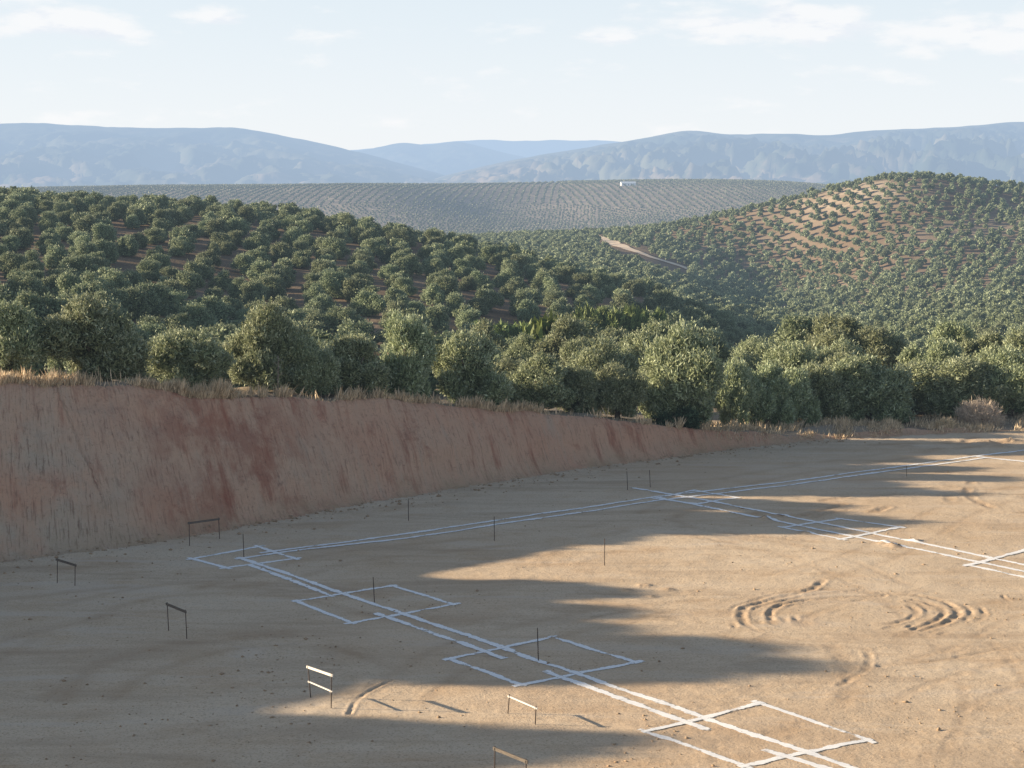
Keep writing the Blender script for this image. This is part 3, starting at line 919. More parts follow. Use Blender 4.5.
# which trees show largest: paint them front to back at half size
cover = np.zeros((384, 512), bool)
for t in sorted(trees, key=lambda t: t['y']):
    t['px'] = float(px_of(t['x'], t['y'], t['z'])); k = F / t['y']
    yb, ht, hw = float(row_of(t['y'], t['z'])), 3.75 * t['sh'] * k, 2.05 * t['sr'] * k
    t['vis'] = 0; t['pyb'] = yb; t['hw'] = hw
    if t['px'] + hw < 2 or t['px'] - hw > 1022 or t['zone'] == 'west':
        continue
    cx, cy, rx, ry = t['px'] / 2, (yb - ht * .53) / 2, hw / 2, ht * .47 / 2
    x0, x1, y0, y1 = max(int(cx - rx), 0), min(int(cx + rx) + 1, 511), max(int(cy - ry), 0), min(int(cy + ry) + 1, 383)
    if x1 <= x0 or y1 <= y0:
        continue
    yy, xx = np.mgrid[y0:y1 + 1, x0:x1 + 1]
    m = ((xx - cx) / rx) ** 2 + ((yy - cy) / ry) ** 2 < 1
    t['vis'] = int((m & ~cover[y0:y1 + 1, x0:x1 + 1]).sum())
    cover[y0:y1 + 1, x0:x1 + 1] |= m
hillt = sorted([t for t in trees if t['zone'] == 'hill'], key=lambda t: -t['vis'])
N_IND = 298 - len(FRONT)
single = [t for t in trees if t['zone'] in ('front', 'west')] + hillt[:N_IND]
rest = hillt[N_IND:]

ORD = ['first', 'second', 'third', 'fourth', 'fifth', 'sixth', 'seventh', 'eighth', 'ninth', 'tenth', 'eleventh', 'twelfth', 'thirteenth', 'fourteenth', 'fifteenth', 'sixteenth', 'seventeenth',
       'eighteenth', 'nineteenth', 'twentieth']


def nth(i):
    return ORD[i] if i < 20 else ('twenty-' + ORD[i - 20] if i < 29 else ('thirtieth' if i == 29 else ('thirty-' + ORD[i - 30] if i < 39 else 'fortieth' if i == 39 else 'forty-' + ORD[min(i - 40, 8)])))


front = sorted([t for t in single if t['zone'] == 'front'], key=lambda t: t['px'])
for i, t in enumerate(front):
    size = 'broad' if t['sr'] > .95 else ('slim' if t['sr'] < .62 else 'bushy')
    t['label'] = f'{size} olive tree on the bank rim, {nth(i)} from the left in the rim row'
    t['group'] = 'olive trees along the rim of the cut bank'
westt = [t for t in single if t['zone'] == 'west']
for t in westt:
    t['label'] = 'olive tree on the high bank outside the picture, shading the plot'
    t['group'] = 'olive trees shading the plot from the west'
rows_used = sorted({t['row'] for t in single if t['zone'] == 'hill'})
for ri, rr in enumerate(rows_used):
    L = sorted([t for t in single if t['zone'] == 'hill' and t['row'] == rr], key=lambda t: t['px'])
    for i, t in enumerate(L):
        where = 'on the left hill' if t['px'] < 520 and t['y'] > 150 else ('behind the bank' if t['y'] < 190 else 'below the right hill')
        t['label'] = f'round olive tree {where}, {nth(i)} from left in {nth(ri)} orchard row'
        t['group'] = 'olive trees of the orchard behind the bank'

for i, t in enumerate(single):
    rz = random.random() * 6.283
    loc = (t['x'], t['y'], t['z'])
    if t['y'] < 128:
        e = bpy.data.objects.new('olive_tree', None); col.objects.link(e)
        e.empty_display_size = .5
        e.location = loc; e.rotation_euler = (0, 0, rz); e.scale = (t['sr'], t['sr'] * (.95 + .1 * random.random()), t['sh'])
        cm, tm = NEAR[i % len(NEAR)]
        for nm, me in (('trunk', tm), ('crown', cm)):
            p = bpy.data.objects.new(nm, me); col.objects.link(p); p.parent = e
        tag(e, t['label'], 'olive tree', t['group'])
    else:
        o = bpy.data.objects.new('olive_tree', MID[i % len(MID)]); col.objects.link(o)
        o.location = loc; o.rotation_euler = (0, 0, rz); o.scale = (t['sr'], t['sr'] * (.8 + .4 * random.random()), t['sh'] * .95)
        tag(o, t['label'], 'olive tree', t['group'])

# everything further off: too many to single out
LODM = [leaf_lod(500 + i, 2100, .44, .23, .25, 2.0, 3.6, 220) for i in range(6)]


def mass(name, spec, mat, label, cat):
    Vs, Fs, Ts, n = [], [], [], 0
    r = np.random.default_rng(5)
    for (x, y, z, sr, sh, lod) in spec:
        V, Fq, tint = lod
        a = r.random() * 6.283; c, s = math.cos(a) * sr, math.sin(a) * sr
        W = np.empty_like(V)
        W[:, 0] = V[:, 0] * c - V[:, 1] * s + x; W[:, 1] = V[:, 0] * s + V[:, 1] * c + y; W[:, 2] = V[:, 2] * sh + z
        Vs.append(W.astype(np.float32)); Fs.append((Fq + n).astype(np.int32)); n += len(V)
        Ts.append(np.clip(tint + r.normal() * .14, 0, 1).astype(np.float32))
    me = mesh_np(name, np.concatenate(Vs), np.concatenate(Fs), [mat], False, None, {'tint': ('FACE', np.concatenate(Ts))})
    return tag(link(name, me), label, cat, None, 'stuff')


spec = []
for i, t in enumerate(rest):
    spec.append((t['x'], t['y'], t['z'], t['sr'], t['sh'], LODM[i % 6] if t['y'] < 430 else LOD2[i % 10]))
mass('olive_grove', spec, M_leafm, 'rows of olive trees covering the valley and the rounded right hill', 'olive grove')

# the far hill, planted in straight lines
spec = []
r3 = np.random.default_rng(9)
def field(ang, sx, sy, test):
    c, s = math.cos(ang), math.sin(ang)
    U, W = np.meshgrid(np.arange(-1500, 1500, sx), np.arange(-900, 900, sy))
    x = U * c - W * s; y = 2250 + U * s + W * c
    x = x.ravel() + r3.normal(size=x.size) * .6; y = y.ravel() + r3.normal(size=y.size) * .9
    m = (y > 1650) & (y < 2830) & (np.abs(x) < .50 * y)
    x, y = x[m], y[m]
    zz = height(x, y)
    p, q = px_of(x, y, zz), row_of(y, zz)
    m = test(p, q, y) & (r3.random(len(p)) > .05) & (p > -280) & (p < 940)
    for a, b, z_ in zip(x[m], y[m], zz[m]):
        spec.append((a, b, z_, .70 + .08 * r3.normal(), .68, LOD3[len(spec) % 8]))
edge = lambda p: 206 + 5 * np.sin(p / 90) - (p - 512) * .012
field(math.radians(-3), 9.8, 5.6, lambda p, q, y: (q < edge(p)) & (p < 560))
field(math.radians(5), 9.8, 5.6, lambda p, q, y: (q < edge(p)) & (p >= 560))
field(math.radians(-38), 10.5, 7.4, lambda p, q, y: (q >= edge(p)) & (p < 600))
field(math.radians(24), 10.5, 7.4, lambda p, q, y: (q >= edge(p)) & (p >= 600))
mass('distant_olive_grove', spec, M_leaff, 'straight lines of small olive trees striping the far hill', 'olive grove')
print('R trees', len(trees), 'rest', len(rest), 'far', len(spec), 'smallest single', hillt[N_IND - 1]['vis'])

# ------------------------------------------------------------------ shrubs, canes, dry plants
def plant(name, label, cat, px_, Y, w, h, lobes, n, ll, lw, mat, seed, up=.5, stems=None, group=None):
    r = np.random.default_rng(seed)
    x = (px_ - CX) / F * Y; z = hz(x, Y)
    V, Fq, tint = leaf_cloud(r, n, lobes, ll, lw, up, .5, 1.0, .0)
    V = V * np.array([w, w, h])
    e = bpy.data.objects.new(name, None); col.objects.link(e); e.location = (x, Y, z - .03); e.empty_display_size = .3
    tag(e, label, cat, group)
    link('leaves', mesh_np(name + '_leaves', V, Fq, [mat], False, None, {'tint': ('FACE', tint)}), e)
    mb = MB()
    for i in range(stems or 5):
        a = r.random() * 6.28; q = .55 * r.random()
        mb.tube([(math.cos(a) * q * .3 * w, math.sin(a) * q * .3 * w, -.1), (math.cos(a) * q * w, math.sin(a) * q * w, .6 * h)], [.05, .015], 5)
    link('stems', mb.mesh(name + '_stems', [M_bark], True), e)
    return e


def blob(r, n, sx=1.0, zc=.5):
    return [(r.normal() * .38 * sx, r.normal() * .3, zc + r.normal() * .12, .34 + .14 * r.random()) for _ in range(n)]


rr = np.random.default_rng(77)
x, y = behind_bank(683, 1.0)
plant('low_bush', 'low dark green bush on the bank edge in front of the tall olive tree', 'bush', 683, y, 1.25, .95, blob(rr, 7, 1.1, .4), 5000, .2, .06, M_bush, 1)
x, y = behind_bank(986, 2.4)
plant('dry_bush', 'grey leafless dry bush at the right end of the pad', 'dry bush', 986, y, 1.5, 1.35, blob(rr, 7, 1.0, .45), 5200, .3, .016, M_dead, 2, 1.0, 14)
x, y = behind_bank(948, 1.2)
plant('straw_tuft', 'yellow straw tuft left of the grey dry bush', 'dry bush', 948, y, .95, .75, blob(rr, 5, .9, .35), 2600, .3, .02, M_straw, 3, 1.2, 8)
plant('dry_bush', 'pinkish dry bush showing between two olive trees of the rim', 'dry bush', 373, 112, 1.3, 2.3, blob(rr, 6, .7, .5), 3200, .3, .04, M_pink, 4, .9, 10)
for i, (px_, Y, w, top) in enumerate([(505, 204, 3.3, 318), (545, 206, 3.4, 315), (582, 208, 3.2, 310), (615, 212, 3.4, 300), (645, 214, 3.2, 303)]):
    x = (px_ - CX) / F * Y; g = hz(x, Y); h = max(float(z_at(top, Y)) - g, 2.2)
    L = [(rr.normal() * .5, rr.normal() * .3, .15 + .5 * rr.random(), .26 + .1 * rr.random()) for _ in range(12)]
    plant('cane_clump', 'bright green cane clump in the hollow, %s from the left of the five' % ORD[i], 'cane clump', px_, Y, w * .95, h * .86, L, 12000, .32, .06, M_cane, 20 + i, .5, 9, 'cane clumps in the hollow')
x = (545 - CX) / F * 160; g = hz(x, 160); h = float(z_at(326, 160)) - g
plant('fig_tree', 'yellow-green broad-leaved young tree in front of the canes', 'tree', 545, 160, 1.95, h * .95, blob(rr, 9, .9, .55), 4200, .3, .2, M_fig, 40, .3)
# tall dead stalk
x, y = behind_bank(276, .6)
mb = MB(); g = hz(x, y)
mb.tube([(0, 0, -.1), (.03, 0, .8), (.06, .02, 1.75)], [.025, .02, .012], 5)
for k in range(7):
    a = k * 2.4; mb.tube([(.05, 0, .9 + k * .12), (.05 + .22 * math.cos(a), .22 * math.sin(a), 1.05 + k * .12)], [.01, .006], 4)
tag(link('dead_stalk', mb.mesh('dead_stalk', [M_dead], True), None, (x, y, g)), 'tall thin dead plant stalk on the bank rim before dark olives', 'dead stalk')

# dry grass: blades along the rim
r4 = np.random.default_rng(31)
BV = []; BT = []
crest = {}
for c in range(-60, 1096, 4):
    crest[c] = behind_bank(c, 0)[1]
cks = np.array(sorted(crest)); cys = np.array([crest[c] for c in cks])
n = 130000
gpx = r4.uniform(-50, 1080, n)
dens = np.clip(.01 + .3 * np.clip(fbm(gpx / 10, gpx * 0, 3, 61) * 2.4 - .5, 0, 1), 0, 1)
right = np.clip((gpx - 690) / 40, 0, 1)
off = np.where(r4.random(n) < right, r4.uniform(-.6, 7.0, n), r4.exponential(.55, n) - .15)
off = np.clip(off, np.where(right > .6, -.6, -.25), 7)
dens = np.maximum(dens, right * np.where(off > 4.5, .5, .9) * np.clip(.55 + fbm(gpx / 18, off / 2, 3, 63) * 2.2, .04, 1) * np.clip((1040 - gpx) / 60, 0.25, 1))
for (c, w) in [(190, 20), (215, 16), (60, 25), (12, 18), (400, 30), (490, 22), (150, 16), (520, 20), (350, 12)]:
    dens = np.maximum(dens, (.75 if 180 < c < 220 else .3) * np.exp(-((gpx - c) / w) ** 2))
kp = r4.random(n) < dens * .85
gpx, off, right = gpx[kp], off[kp], right[kp]
gy = np.interp(gpx, cks, cys) + off; gx = (gpx - CX) / F * gy
gz0 = height(gx, gy)
n = len(gx)
hgt = (.12 + .34 * r4.random(n) ** 1.4) * (.7 + .9 * np.clip(fbm(gpx / 7, off, 2, 65) + .4, 0, 1)) * (1 - .35 * right * (off < 1)) * np.where(np.abs(gpx - 205) < 30, 1.35, 1)
lean = r4.normal(size=(n, 2)) * .28 + np.array([.08, 0])
wa = r4.random(n) * 3.14; wv = np.stack([np.cos(wa), np.sin(wa)], 1) * .022
B = np.stack([gx, gy, gz0 - .04], 1)
top = B + np.stack([lean[:, 0] * hgt, lean[:, 1] * hgt, hgt], 1)
mid = B * .45 + top * .55
wv3 = np.concatenate([wv, np.zeros((n, 1))], 1)
GV = np.stack([B, mid + wv3, top, mid - wv3], 1).reshape(-1, 3)
me = mesh_np('dry_grass', GV, np.arange(4 * n).reshape(-1, 4), [M_straw], False, None, {'tint': ('FACE', r4.random(n))})
tag(link('dry_grass', me), 'straw-coloured dry grass fringing the top of the cut bank', 'grass', None, 'stuff')

# clods and small stones lying on the pad
r5 = np.random.default_rng(33)
n = 3600
cx_ = r5.uniform(-40, 1064, n); cy_ = 440 + 340 * r5.random(n) ** .8
dn = np.clip(fbm(cx_ / 90, cy_ / 30, 3, 71) * 2.4 + .15, .02, 1)
kp = r5.random(n) < dn
P = on_pad(cx_[kp], cy_[kp])
bd, ba = bank_coords(P[0], P[1])
m = bd < -.1
# slumped lumps along the foot of the bank
ft = r5.uniform(84, 152, 900)
acc = np.concatenate([[0], np.cumsum(np.hypot(*np.diff(FOOT, axis=0).T))])
fx, fy_ = np.interp(ft, acc, FOOT[:, 0]), np.interp(ft, acc, FOOT[:, 1])
offs = r5.exponential(.7, 900)
CXs = np.concatenate([P[0][m], fx + offs * .7]); CYs = np.concatenate([P[1][m], fy_ - offs * .7])
sz = np.concatenate([r5.gamma(1.6, .016, m.sum()) + .014, r5.gamma(1.6, .03, 900) + .02])
sz = np.minimum(sz * .62, .10)
base_v = np.array([(0, 0, 1), (.9, 0, .2), (.28, .86, .15), (-.73, .53, .22), (-.73, -.53, .12), (.28, -.86, .2), (0, 0, -.6)])
tri = [(0, 1, 2), (0, 2, 3), (0, 3, 4), (0, 4, 5), (0, 5, 1), (6, 2, 1), (6, 3, 2), (6, 4, 3), (6, 5, 4), (6, 1, 5)]
nC = len(CXs)
zz = height(CXs, CYs)
VV = base_v[None] * (1 + .35 * r5.normal(size=(nC, 7, 1))) * sz[:, None, None] * np.array([1.15, 1.0, .7])
an = r5.random(nC) * 6.28
ca, sa = np.cos(an)[:, None], np.sin(an)[:, None]
VV = np.stack([VV[..., 0] * ca - VV[..., 1] * sa, VV[..., 0] * sa + VV[..., 1] * ca, VV[..., 2]], -1) + np.stack([CXs, CYs, zz + sz * .12], 1)[:, None, :]
TF = (np.array(tri)[None] + (np.arange(nC) * 7)[:, None, None]).reshape(-1, 3)
M_clod = mat_plain('soil_clods', (.30, .215, .14), (.44, .33, .23), 4, .95, .4, .02, .05)
tag(link('gravel', mesh_np('gravel', VV.reshape(-1, 3), TF, [M_clod])), 'small clods and stones scattered over the levelled soil', 'gravel', None, 'stuff')

# ------------------------------------------------------------------ chalk setting-out marks
def ribbon(mb_list, pix, w=.105, seed=0, closed=False):
    P = np.array([on_pad(*p) for p in (list(pix) + [pix[0]] if closed else pix)])
    r = np.random.default_rng(seed)
    segs = [P] if not closed and len(P) > 2 else [P[i:i + 2] for i in range(len(P) - 1)]
    for S in segs:
        d = np.diff(S, axis=0); L = np.concatenate([[0], np.cumsum(np.hypot(*d.T))])
        over = .12 + .18 * r.random()
        n = max(6, int(L[-1] / .13))
        t = np.linspace(-over, L[-1] + over, n)
        X = np.interp(t, L, S[:, 0]); Y = np.interp(t, L, S[:, 1])
        X += np.minimum(t, 0) * d[0, 0] / L[1] + np.maximum(t - L[-1], 0) * d[-1, 0] / np.hypot(*d[-1])
        Y += np.minimum(t, 0) * d[0, 1] / L[1] + np.maximum(t - L[-1], 0) * d[-1, 1] / np.hypot(*d[-1])
        tx, ty = np.gradient(X), np.gradient(Y); q = np.hypot(tx, ty)
        nx, ny = -ty / q, tx / q
        wob = fbm(t / 1.6, t * 0 + seed, 3, 81 + seed) * .04
        ww = w * (1.28 + .35 * fbm(t / .5, t * 0 + seed, 2, 91)) * (1 + .1 * r.normal(size=n))
        us = np.array([-1, -.55, 0, .55, 1]); ed = np.array([0, .5, .62, .5, 0])
        gxs = X[:, None] + nx[:, None] * (us[None] * ww[:, None] + wob[:, None]); gys = Y[:, None] + ny[:, None] * (us[None] * ww[:, None] + wob[:, None])
        zs = height(gxs, gys) + .010
        fade = np.clip(np.minimum(t + over, L[-1] + over - t) / .25, 0, 1)
        e = ed[None] * (.55 + .45 * fade[:, None]) + np.zeros_like(zs)
        mb_list.append((np.stack([gxs.ravel(), gys.ravel(), zs.ravel()], 1), n, e.ravel()))


def chalk(name, label, strokes, closed=False, seed=1, w=.105, group=None):
    L = []
    for i, s in enumerate(strokes):
        ribbon(L, s, w, seed * 10 + i, closed)
    Vs, Fs, Es, k = [], [], [], 0
    for j, (V, n, e) in enumerate(L):
        V[:, 2] += .0012 * j
        idx = np.arange(n * 5).reshape(n, 5)
        Fs.append(np.stack([idx[:-1, :-1], idx[1:, :-1], idx[1:, 1:], idx[:-1, 1:]], -1).reshape(-1, 4) + k)
        Vs.append(V); Es.append(e); k += len(V)
    V = np.concatenate(Vs); V[:, 2] += .0006 * seed
    me = mesh_np(name, V, np.concatenate(Fs), [M_chalk], True, None, {'edge': ('POINT', np.concatenate(Es))})
    return tag(link(name, me), label, 'chalk marking', group)


G1, G2 = 'white chalk footing outlines on the pad', 'white chalk wall lines on the pad'
chalk('footing_outline', 'white chalk footing rectangle where the two long wall lines meet at left', [[(192.5, 558.3), (226, 567.5), (295, 558.8), (258.8, 547)]], True, 1, .085, G1)
chalk('footing_outline', 'white chalk footing rectangle just below the corner one, wholly in shade', [[(296, 601), (352.5, 623), (453, 605), (392.5, 585.8)]], True, 2, .085, G1)
chalk('footing_outline', 'white chalk footing rectangle with a stake in it and a sunlit lower corner', [[(450, 659.5), (522, 685.5), (635, 663), (552, 637.5)]], True, 3, .085, G1)
chalk('footing_outline', 'large fully sunlit white chalk rectangle at the lower edge of the photo', [[(646.7, 733), (744.5, 767), (866, 740.8), (760, 704.4)]], True, 4, .085, G1)
chalk('footing_outline', 'white chalk rectangle beside the soil lumps on the far wall line', [[(783, 527.5), (841, 539.3), (899, 527.5), (841, 519)]], True, 5, .095, G1)
chalk('footing_outline', 'white chalk rectangle cut by the right edge of the photo', [[(968, 565), (1042, 580.5), (1100, 562), (1026, 550)]], True, 6, .095, G1)
chalk('footing_outline', 'small faint white chalk rectangle at the far crossing of the wall lines', [[(655, 498.5), (697, 504), (737, 497.5), (694.5, 490.5)]], True, 7, .095, G1)
chalk('wall_line', 'unbroken upper white chalk line running diagonally to the lower edge', [[(241.3, 558), (340, 592.5), (436, 625), (502, 648), (537, 661), (675, 708), (706, 719.7), (846, 767), (900, 785)]], False, 8, .10, G2)
for i, (seg, lb) in enumerate([([(251, 565.5), (331, 595.5)], 'short lower chalk line between the corner rectangle and the shaded one'),
                               ([(380, 615), (499.5, 657)], 'lower chalk line ending inside the half shaded rectangle'),
                               ([(550, 674), (701, 728.6)], 'sunlit lower chalk line ending inside the lowest rectangle'),
                               ([(772, 754), (818, 767.4), (860, 780)], 'short chalk line leaving the lowest rectangle at the photo edge')]):
    chalk('wall_line', lb, [seg], False, 9 + i, .10, G2)
chalk('wall_line', 'far edge of the double chalk line along the foot of the bank', [[(265, 552.5), (350, 542), (436, 529.7), (512, 518), (600, 505.5), (654, 497), (712, 490.5), (820, 477.3), (900, 466.3), (981, 455.6), (1040, 449)]], False, 13, .095, G2)
chalk('wall_line', 'near edge of the double chalk line along the foot of the bank', [[(241, 558.3), (300, 550.5), (395, 540), (460, 530.8), (512, 522.3), (600, 509.8), (654, 501), (712, 494.3), (820, 480.7), (900, 469.6), (985, 458)]], False, 14, .095, G2)
chalk('wall_line', 'far edge of the double chalk line crossing the pad on the right', [[(632, 487.7), (715, 502), (800, 519), (920, 543), (1040, 568)]], False, 15, .11, G2)
chalk('wall_line', 'near edge of the double chalk line crossing the pad on the right', [[(660, 498.2), (730, 512), (810, 528), (920, 550), (1040, 574.5)]], False, 16, .11, G2)
chalk('wall_line', 'faint chalk line branching at the far right corner of the pad', [[(978, 456.8), (1040, 463.5)]], False, 17, .12, G2)

# ------------------------------------------------------------------ batter boards and stakes
def batter(label, p1, p2, mat, second=None, th=.075):
    """two rods given by top and bottom pixels, a plank nailed across their tops"""
    pts = []
    for (tp, bp) in (p1, p2):
        b = on_pad(*bp); g = hz(*b)
        h = float(z_at(tp[1], b[1])) - g
        xt = (tp[0] - bp[0]) * b[1] / F
        pts.append((np.array([b[0], b[1], g]), h, xt))
    o0 = (pts[0][0] + pts[1][0]) / 2
    e = bpy.data.objects.new('batter_board', None); col.objects.link(e); e.location = o0; e.empty_display_size = .3
    tag(e, label, 'batter board', 'batter boards standing around the chalk marks')
    for (b, h, xt) in pts:
        mb = MB(); q = b - o0
        mb.tube([q + (0, 0, -.15), q + (xt, 0, h + .05)], [.0135, .0135], 7)
        link('post', mb.mesh('batter_post', [M_post], True), e)

    def plank(f, m, th):
        A = pts[0][0] - o0 + np.array([pts[0][2] * f, -.03, pts[0][1] * f]); B = pts[1][0] - o0 + np.array([pts[1][2] * f, -.03, pts[1][1] * f])
        d = B - A; L = np.linalg.norm(d); u = d / L
        v = np.cross([0, 0, 1], u); v /= np.linalg.norm(v); w_ = np.cross(u, v)
        mb = MB(); mb.box((A + B) / 2, (L + .12, .028, th), np.stack([u, v, w_], 1))
        # nail heads and wire ties where the plank meets the rods
        for X_ in (A, B):
            mb.box(X_ - v * .02, (.03, .02, .05), np.stack([u, v, w_], 1))
        link('crossbar', mb.mesh('batter_plank', [m]), e)
    plank(1.0, mat, th)
    if second: plank(second, mat, th * .5)
    return e


batter('dark batter board standing alone at the far left of the pad', ((58.1, 559.5), (57.1, 583.2)), ((75.8, 565), (74.8, 585.7)), M_plankd)
batter('wide dark batter board at the foot of the bank beyond the corner rectangle', ((189.6, 523), (189.6, 545.8)), ((218.9, 519), (219.9, 539)), M_plankd)
batter('dark batter board in the shade between the far left one and the white one', ((167.8, 604), (168.8, 631)), ((186, 611.5), (187, 638.8)), M_plankd)
batter('tall batter board with two pale planks, one above the other', ((308.4, 666.8), (311, 697.5)), ((332, 674.9), (331, 708.6)), M_plankw, .52, .062)
batter('low batter board with one thin white plank in the sunlit patch', ((509.5, 696.2), (507.5, 714)), ((536, 707.7), (535, 725)), M_plankw, None, .036)
batter('dark batter board cut off by the lower edge of the photo', ((495, 748.5), (494.5, 776)), ((526, 761), (526, 789)), M_plankd)


def stake(label, tp, bp, r=.013):
    b = on_pad(*bp); g = hz(*b); h = float(z_at(tp[1], b[1])) - g
    mb = MB()
    mb.tube([(0, 0, -.2), ((tp[0] - bp[0]) * b[1] / F, 0, h)], [r, r], 7)
    for k in range(int(h / .06)):      # ribs of the bar
        zc = .03 + k * .06
        mb.tube([((tp[0] - bp[0]) * b[1] / F * zc / h, 0, zc - .006), ((tp[0] - bp[0]) * b[1] / F * zc / h, 0, zc + .006)], [r * 1.22, r * 1.22], 7)
    tag(link('survey_stake', mb.mesh('survey_stake', [M_post], True), None, (b[0], b[1], g)), label, 'stake', 'steel stakes set upright in the pad')


stake('steel stake inside the corner chalk rectangle at left', (243.4, 533.8), (244, 556.5))
stake('steel stake in the shaded second chalk rectangle', (373.3, 577), (374.7, 602.5))
stake('steel stake standing alone close to the foot of the bank', (408.4, 499.5), (408.5, 520.7))
stake('steel stake just this side of the chalk line along the bank', (494.2, 516.5), (494.4, 540.7))
stake('steel stake alone in the middle of the pad near the circular ruts', (604.5, 538.5), (604.5, 565.3))
stake('steel stake in the half shaded chalk rectangle', (537.3, 628), (538.6, 661.3))
stake('left one of the two stakes standing at the far crossing of lines', (626.7, 471.5), (627.7, 489.7))
stake('right one of the two stakes standing at the far crossing of lines', (649.4, 470), (650.4, 487.3))
stake('thin pale stake on the sunlit line near the far right corner', (906.3, 465.5), (906.6, 477), .010)

# ------------------------------------------------------------------ track and buildings
mb = MB()
r6 = np.random.default_rng(3)
tp = smooth_line(np.array([[0, 0]] + [[0, 0]])) if False else None
pts = []
for (a, b) in [(596, 236.5)] + TRK + [(694, 272)]:
    # march along the sight line until it meets the right hill
    Yq = np.arange(430, 900, 1.0); u, fy_, fz = ray(a, b); X = u / fy_ * Yq
    zt = height(X, Yq) - (HC + Yq * fz / fy_)
    k = np.nonzero(zt > 0)[0]
    if len(k): pts.append((X[k[0]], Yq[k[0]]))
print('R track', [(round(float(a)), round(float(b))) for a, b in pts])
if len(pts) > 2:
    S = smooth_line(np.array(pts), 1.5)
    tx, ty = np.gradient(S[:, 0]), np.gradient(S[:, 1]); q = np.hypot(tx, ty)
    wd = 2.7 + fbm(np.arange(len(S)) / 6, np.zeros(len(S)), 2, 3) * 1.6
    us = np.linspace(-1, 1, 5)
    gx = S[:, :1] + (-ty / q * wd)[:, None] * us; gy = S[:, 1:] + (tx / q * wd)[:, None] * us
    zz = height(gx, gy) + .35
    idx = np.arange(gx.size).reshape(gx.shape)
    Ft = np.stack([idx[:-1, :-1], idx[1:, :-1], idx[1:, 1:], idx[:-1, 1:]], -1).reshape(-1, 4)
    tag(link('dirt_track', mesh_np('dirt_track', np.stack([gx.ravel(), gy.ravel(), zz.ravel()], 1), Ft, [M_track], True)), kind='structure')


def house(name, label, px_, pyr, L, W, H, rz, roofmat, Y0, Y1, wins=3, cat='building', group=None):
    Yq = np.linspace(Y0, Y1, 900); u, fy_, fz = ray(px_, pyr); X = u / fy_ * Yq
    zt = height(X, Yq) - (HC + Yq * fz / fy_)
    k = np.nonzero(zt > 0)[0]
    k = k[0] if len(k) else int(np.argmax(zt))
    x, y = float(X[k]), float(Yq[k]); g = hz(x, y)
    e = bpy.data.objects.new(name, None); col.objects.link(e); e.location = (x, y, g); e.rotation_euler = (0, 0, rz)
    tag(e, label, cat, group)
    mb = MB()
    for (p, q) in [((-L / 2, -W / 2), (L / 2, -W / 2)), ((L / 2, -W / 2), (L / 2, W / 2)), ((L / 2, W / 2), (-L / 2, W / 2)), ((-L / 2, W / 2), (-L / 2, -W / 2))]:
        mb.quad((p[0], p[1], -2.5), (q[0], q[1], -2.5), (q[0], q[1], H), (p[0], p[1], H))
    for sx in (-1, 1):
        mb.quad((sx * L / 2, -W / 2 * sx, H), (sx * L / 2, W / 2 * sx, H), (sx * L / 2, 0, H + W * .22), (sx * L / 2, 0, H + W * .22))
    link('wall', mb.mesh('house_wall', [M_wall]), e)
    mr = MB(); o = .35; rh = H + W * .22 + .06
    for s in (-1, 1):
        mr.quad((-L / 2 - o, s * (W / 2 + o), H - .1), (L / 2 + o, s * (W / 2 + o), H - .1), (L / 2 + o, 0, rh), (-L / 2 - o, 0, rh))
    link('roof', mr.mesh('house_roof', [roofmat]), e)
    for i in range(wins):
        mw = MB(); xx = -L / 2 + L * (i + .7) / (wins + .4)
        tall = i == wins // 2
        mw.box((xx, -W / 2 - .02, (1.05 if tall else H * .55)), (1.0, .06, 2.1 if tall else 1.0))
        link('door' if tall else 'window', mw.mesh('house_opening', [M_dark]), e)
    return e


house('farm_building', 'long white farm building alone near the crest of the far hill', 628, 185.5, 20, 8, 3.6, .12, M_roofg, 2000, 2760, 5)


# ------------------------------------------------------------------ sky, sun, camera
w = bpy.data.worlds.new('World'); scene.world = w; w.use_nodes = True
nt = w.node_tree; nt.nodes.clear()
N = lambda t, **k: (lambda nd: [setattr(nd, a, b) for a, b in k.items()] and nd or nd)(nt.nodes.new(t))
sky = N('ShaderNodeTexSky', sky_type='NISHITA', sun_disc=False, sun_elevation=SUN_EL, sun_rotation=math.radians(-90) + SUN_AZ, altitude=400, air_density=1.0, dust_density=1.2, ozone_density=1.0)
tc = N('ShaderNodeTexCoord'); sep = N('ShaderNodeSeparateXYZ'); nt.links.new(tc.outputs['Generated'], sep.inputs[0])


def wm(op, a, b=0.0, clamp=False):
    nd = N('ShaderNodeMath', operation=op, use_clamp=clamp)
    for i, v in enumerate((a, b)):
        if isinstance(v, bpy.types.NodeSocket): nt.links.new(v, nd.inputs[i])
        else: nd.inputs[i].default_value = v
    return nd.outputs[0]


def wr(v, a, b, c=0.0, d=1.0, it='SMOOTHSTEP'):
    nd = N('ShaderNodeMapRange', interpolation_type=it); nt.links.new(v, nd.inputs[0])
    for i, x_ in enumerate((a, b, c, d)): nd.inputs[i + 1].default_value = x_
    return nd.outputs[0]


def wmix(f, a, b):
    nd = N('ShaderNodeMix', data_type='RGBA')
    nt.links.new(f, nd.inputs[0]) if isinstance(f, bpy.types.NodeSocket) else setattr(nd.inputs[0], 'default_value', f)
    for i, v in ((6, a), (7, b)):
        if isinstance(v, bpy.types.NodeSocket): nt.links.new(v, nd.inputs[i])
        else: nd.inputs[i].default_value = (*v, 1)
    return nd.outputs[2]


SKY_K = .145
scl = N('ShaderNodeVectorMath', operation='SCALE'); nt.links.new(sky.outputs[0], scl.inputs[0]); scl.inputs['Scale'].default_value = 1.0
el = sep.outputs[2]
az = wm('ARCTAN2', sep.outputs[0], sep.outputs[1])
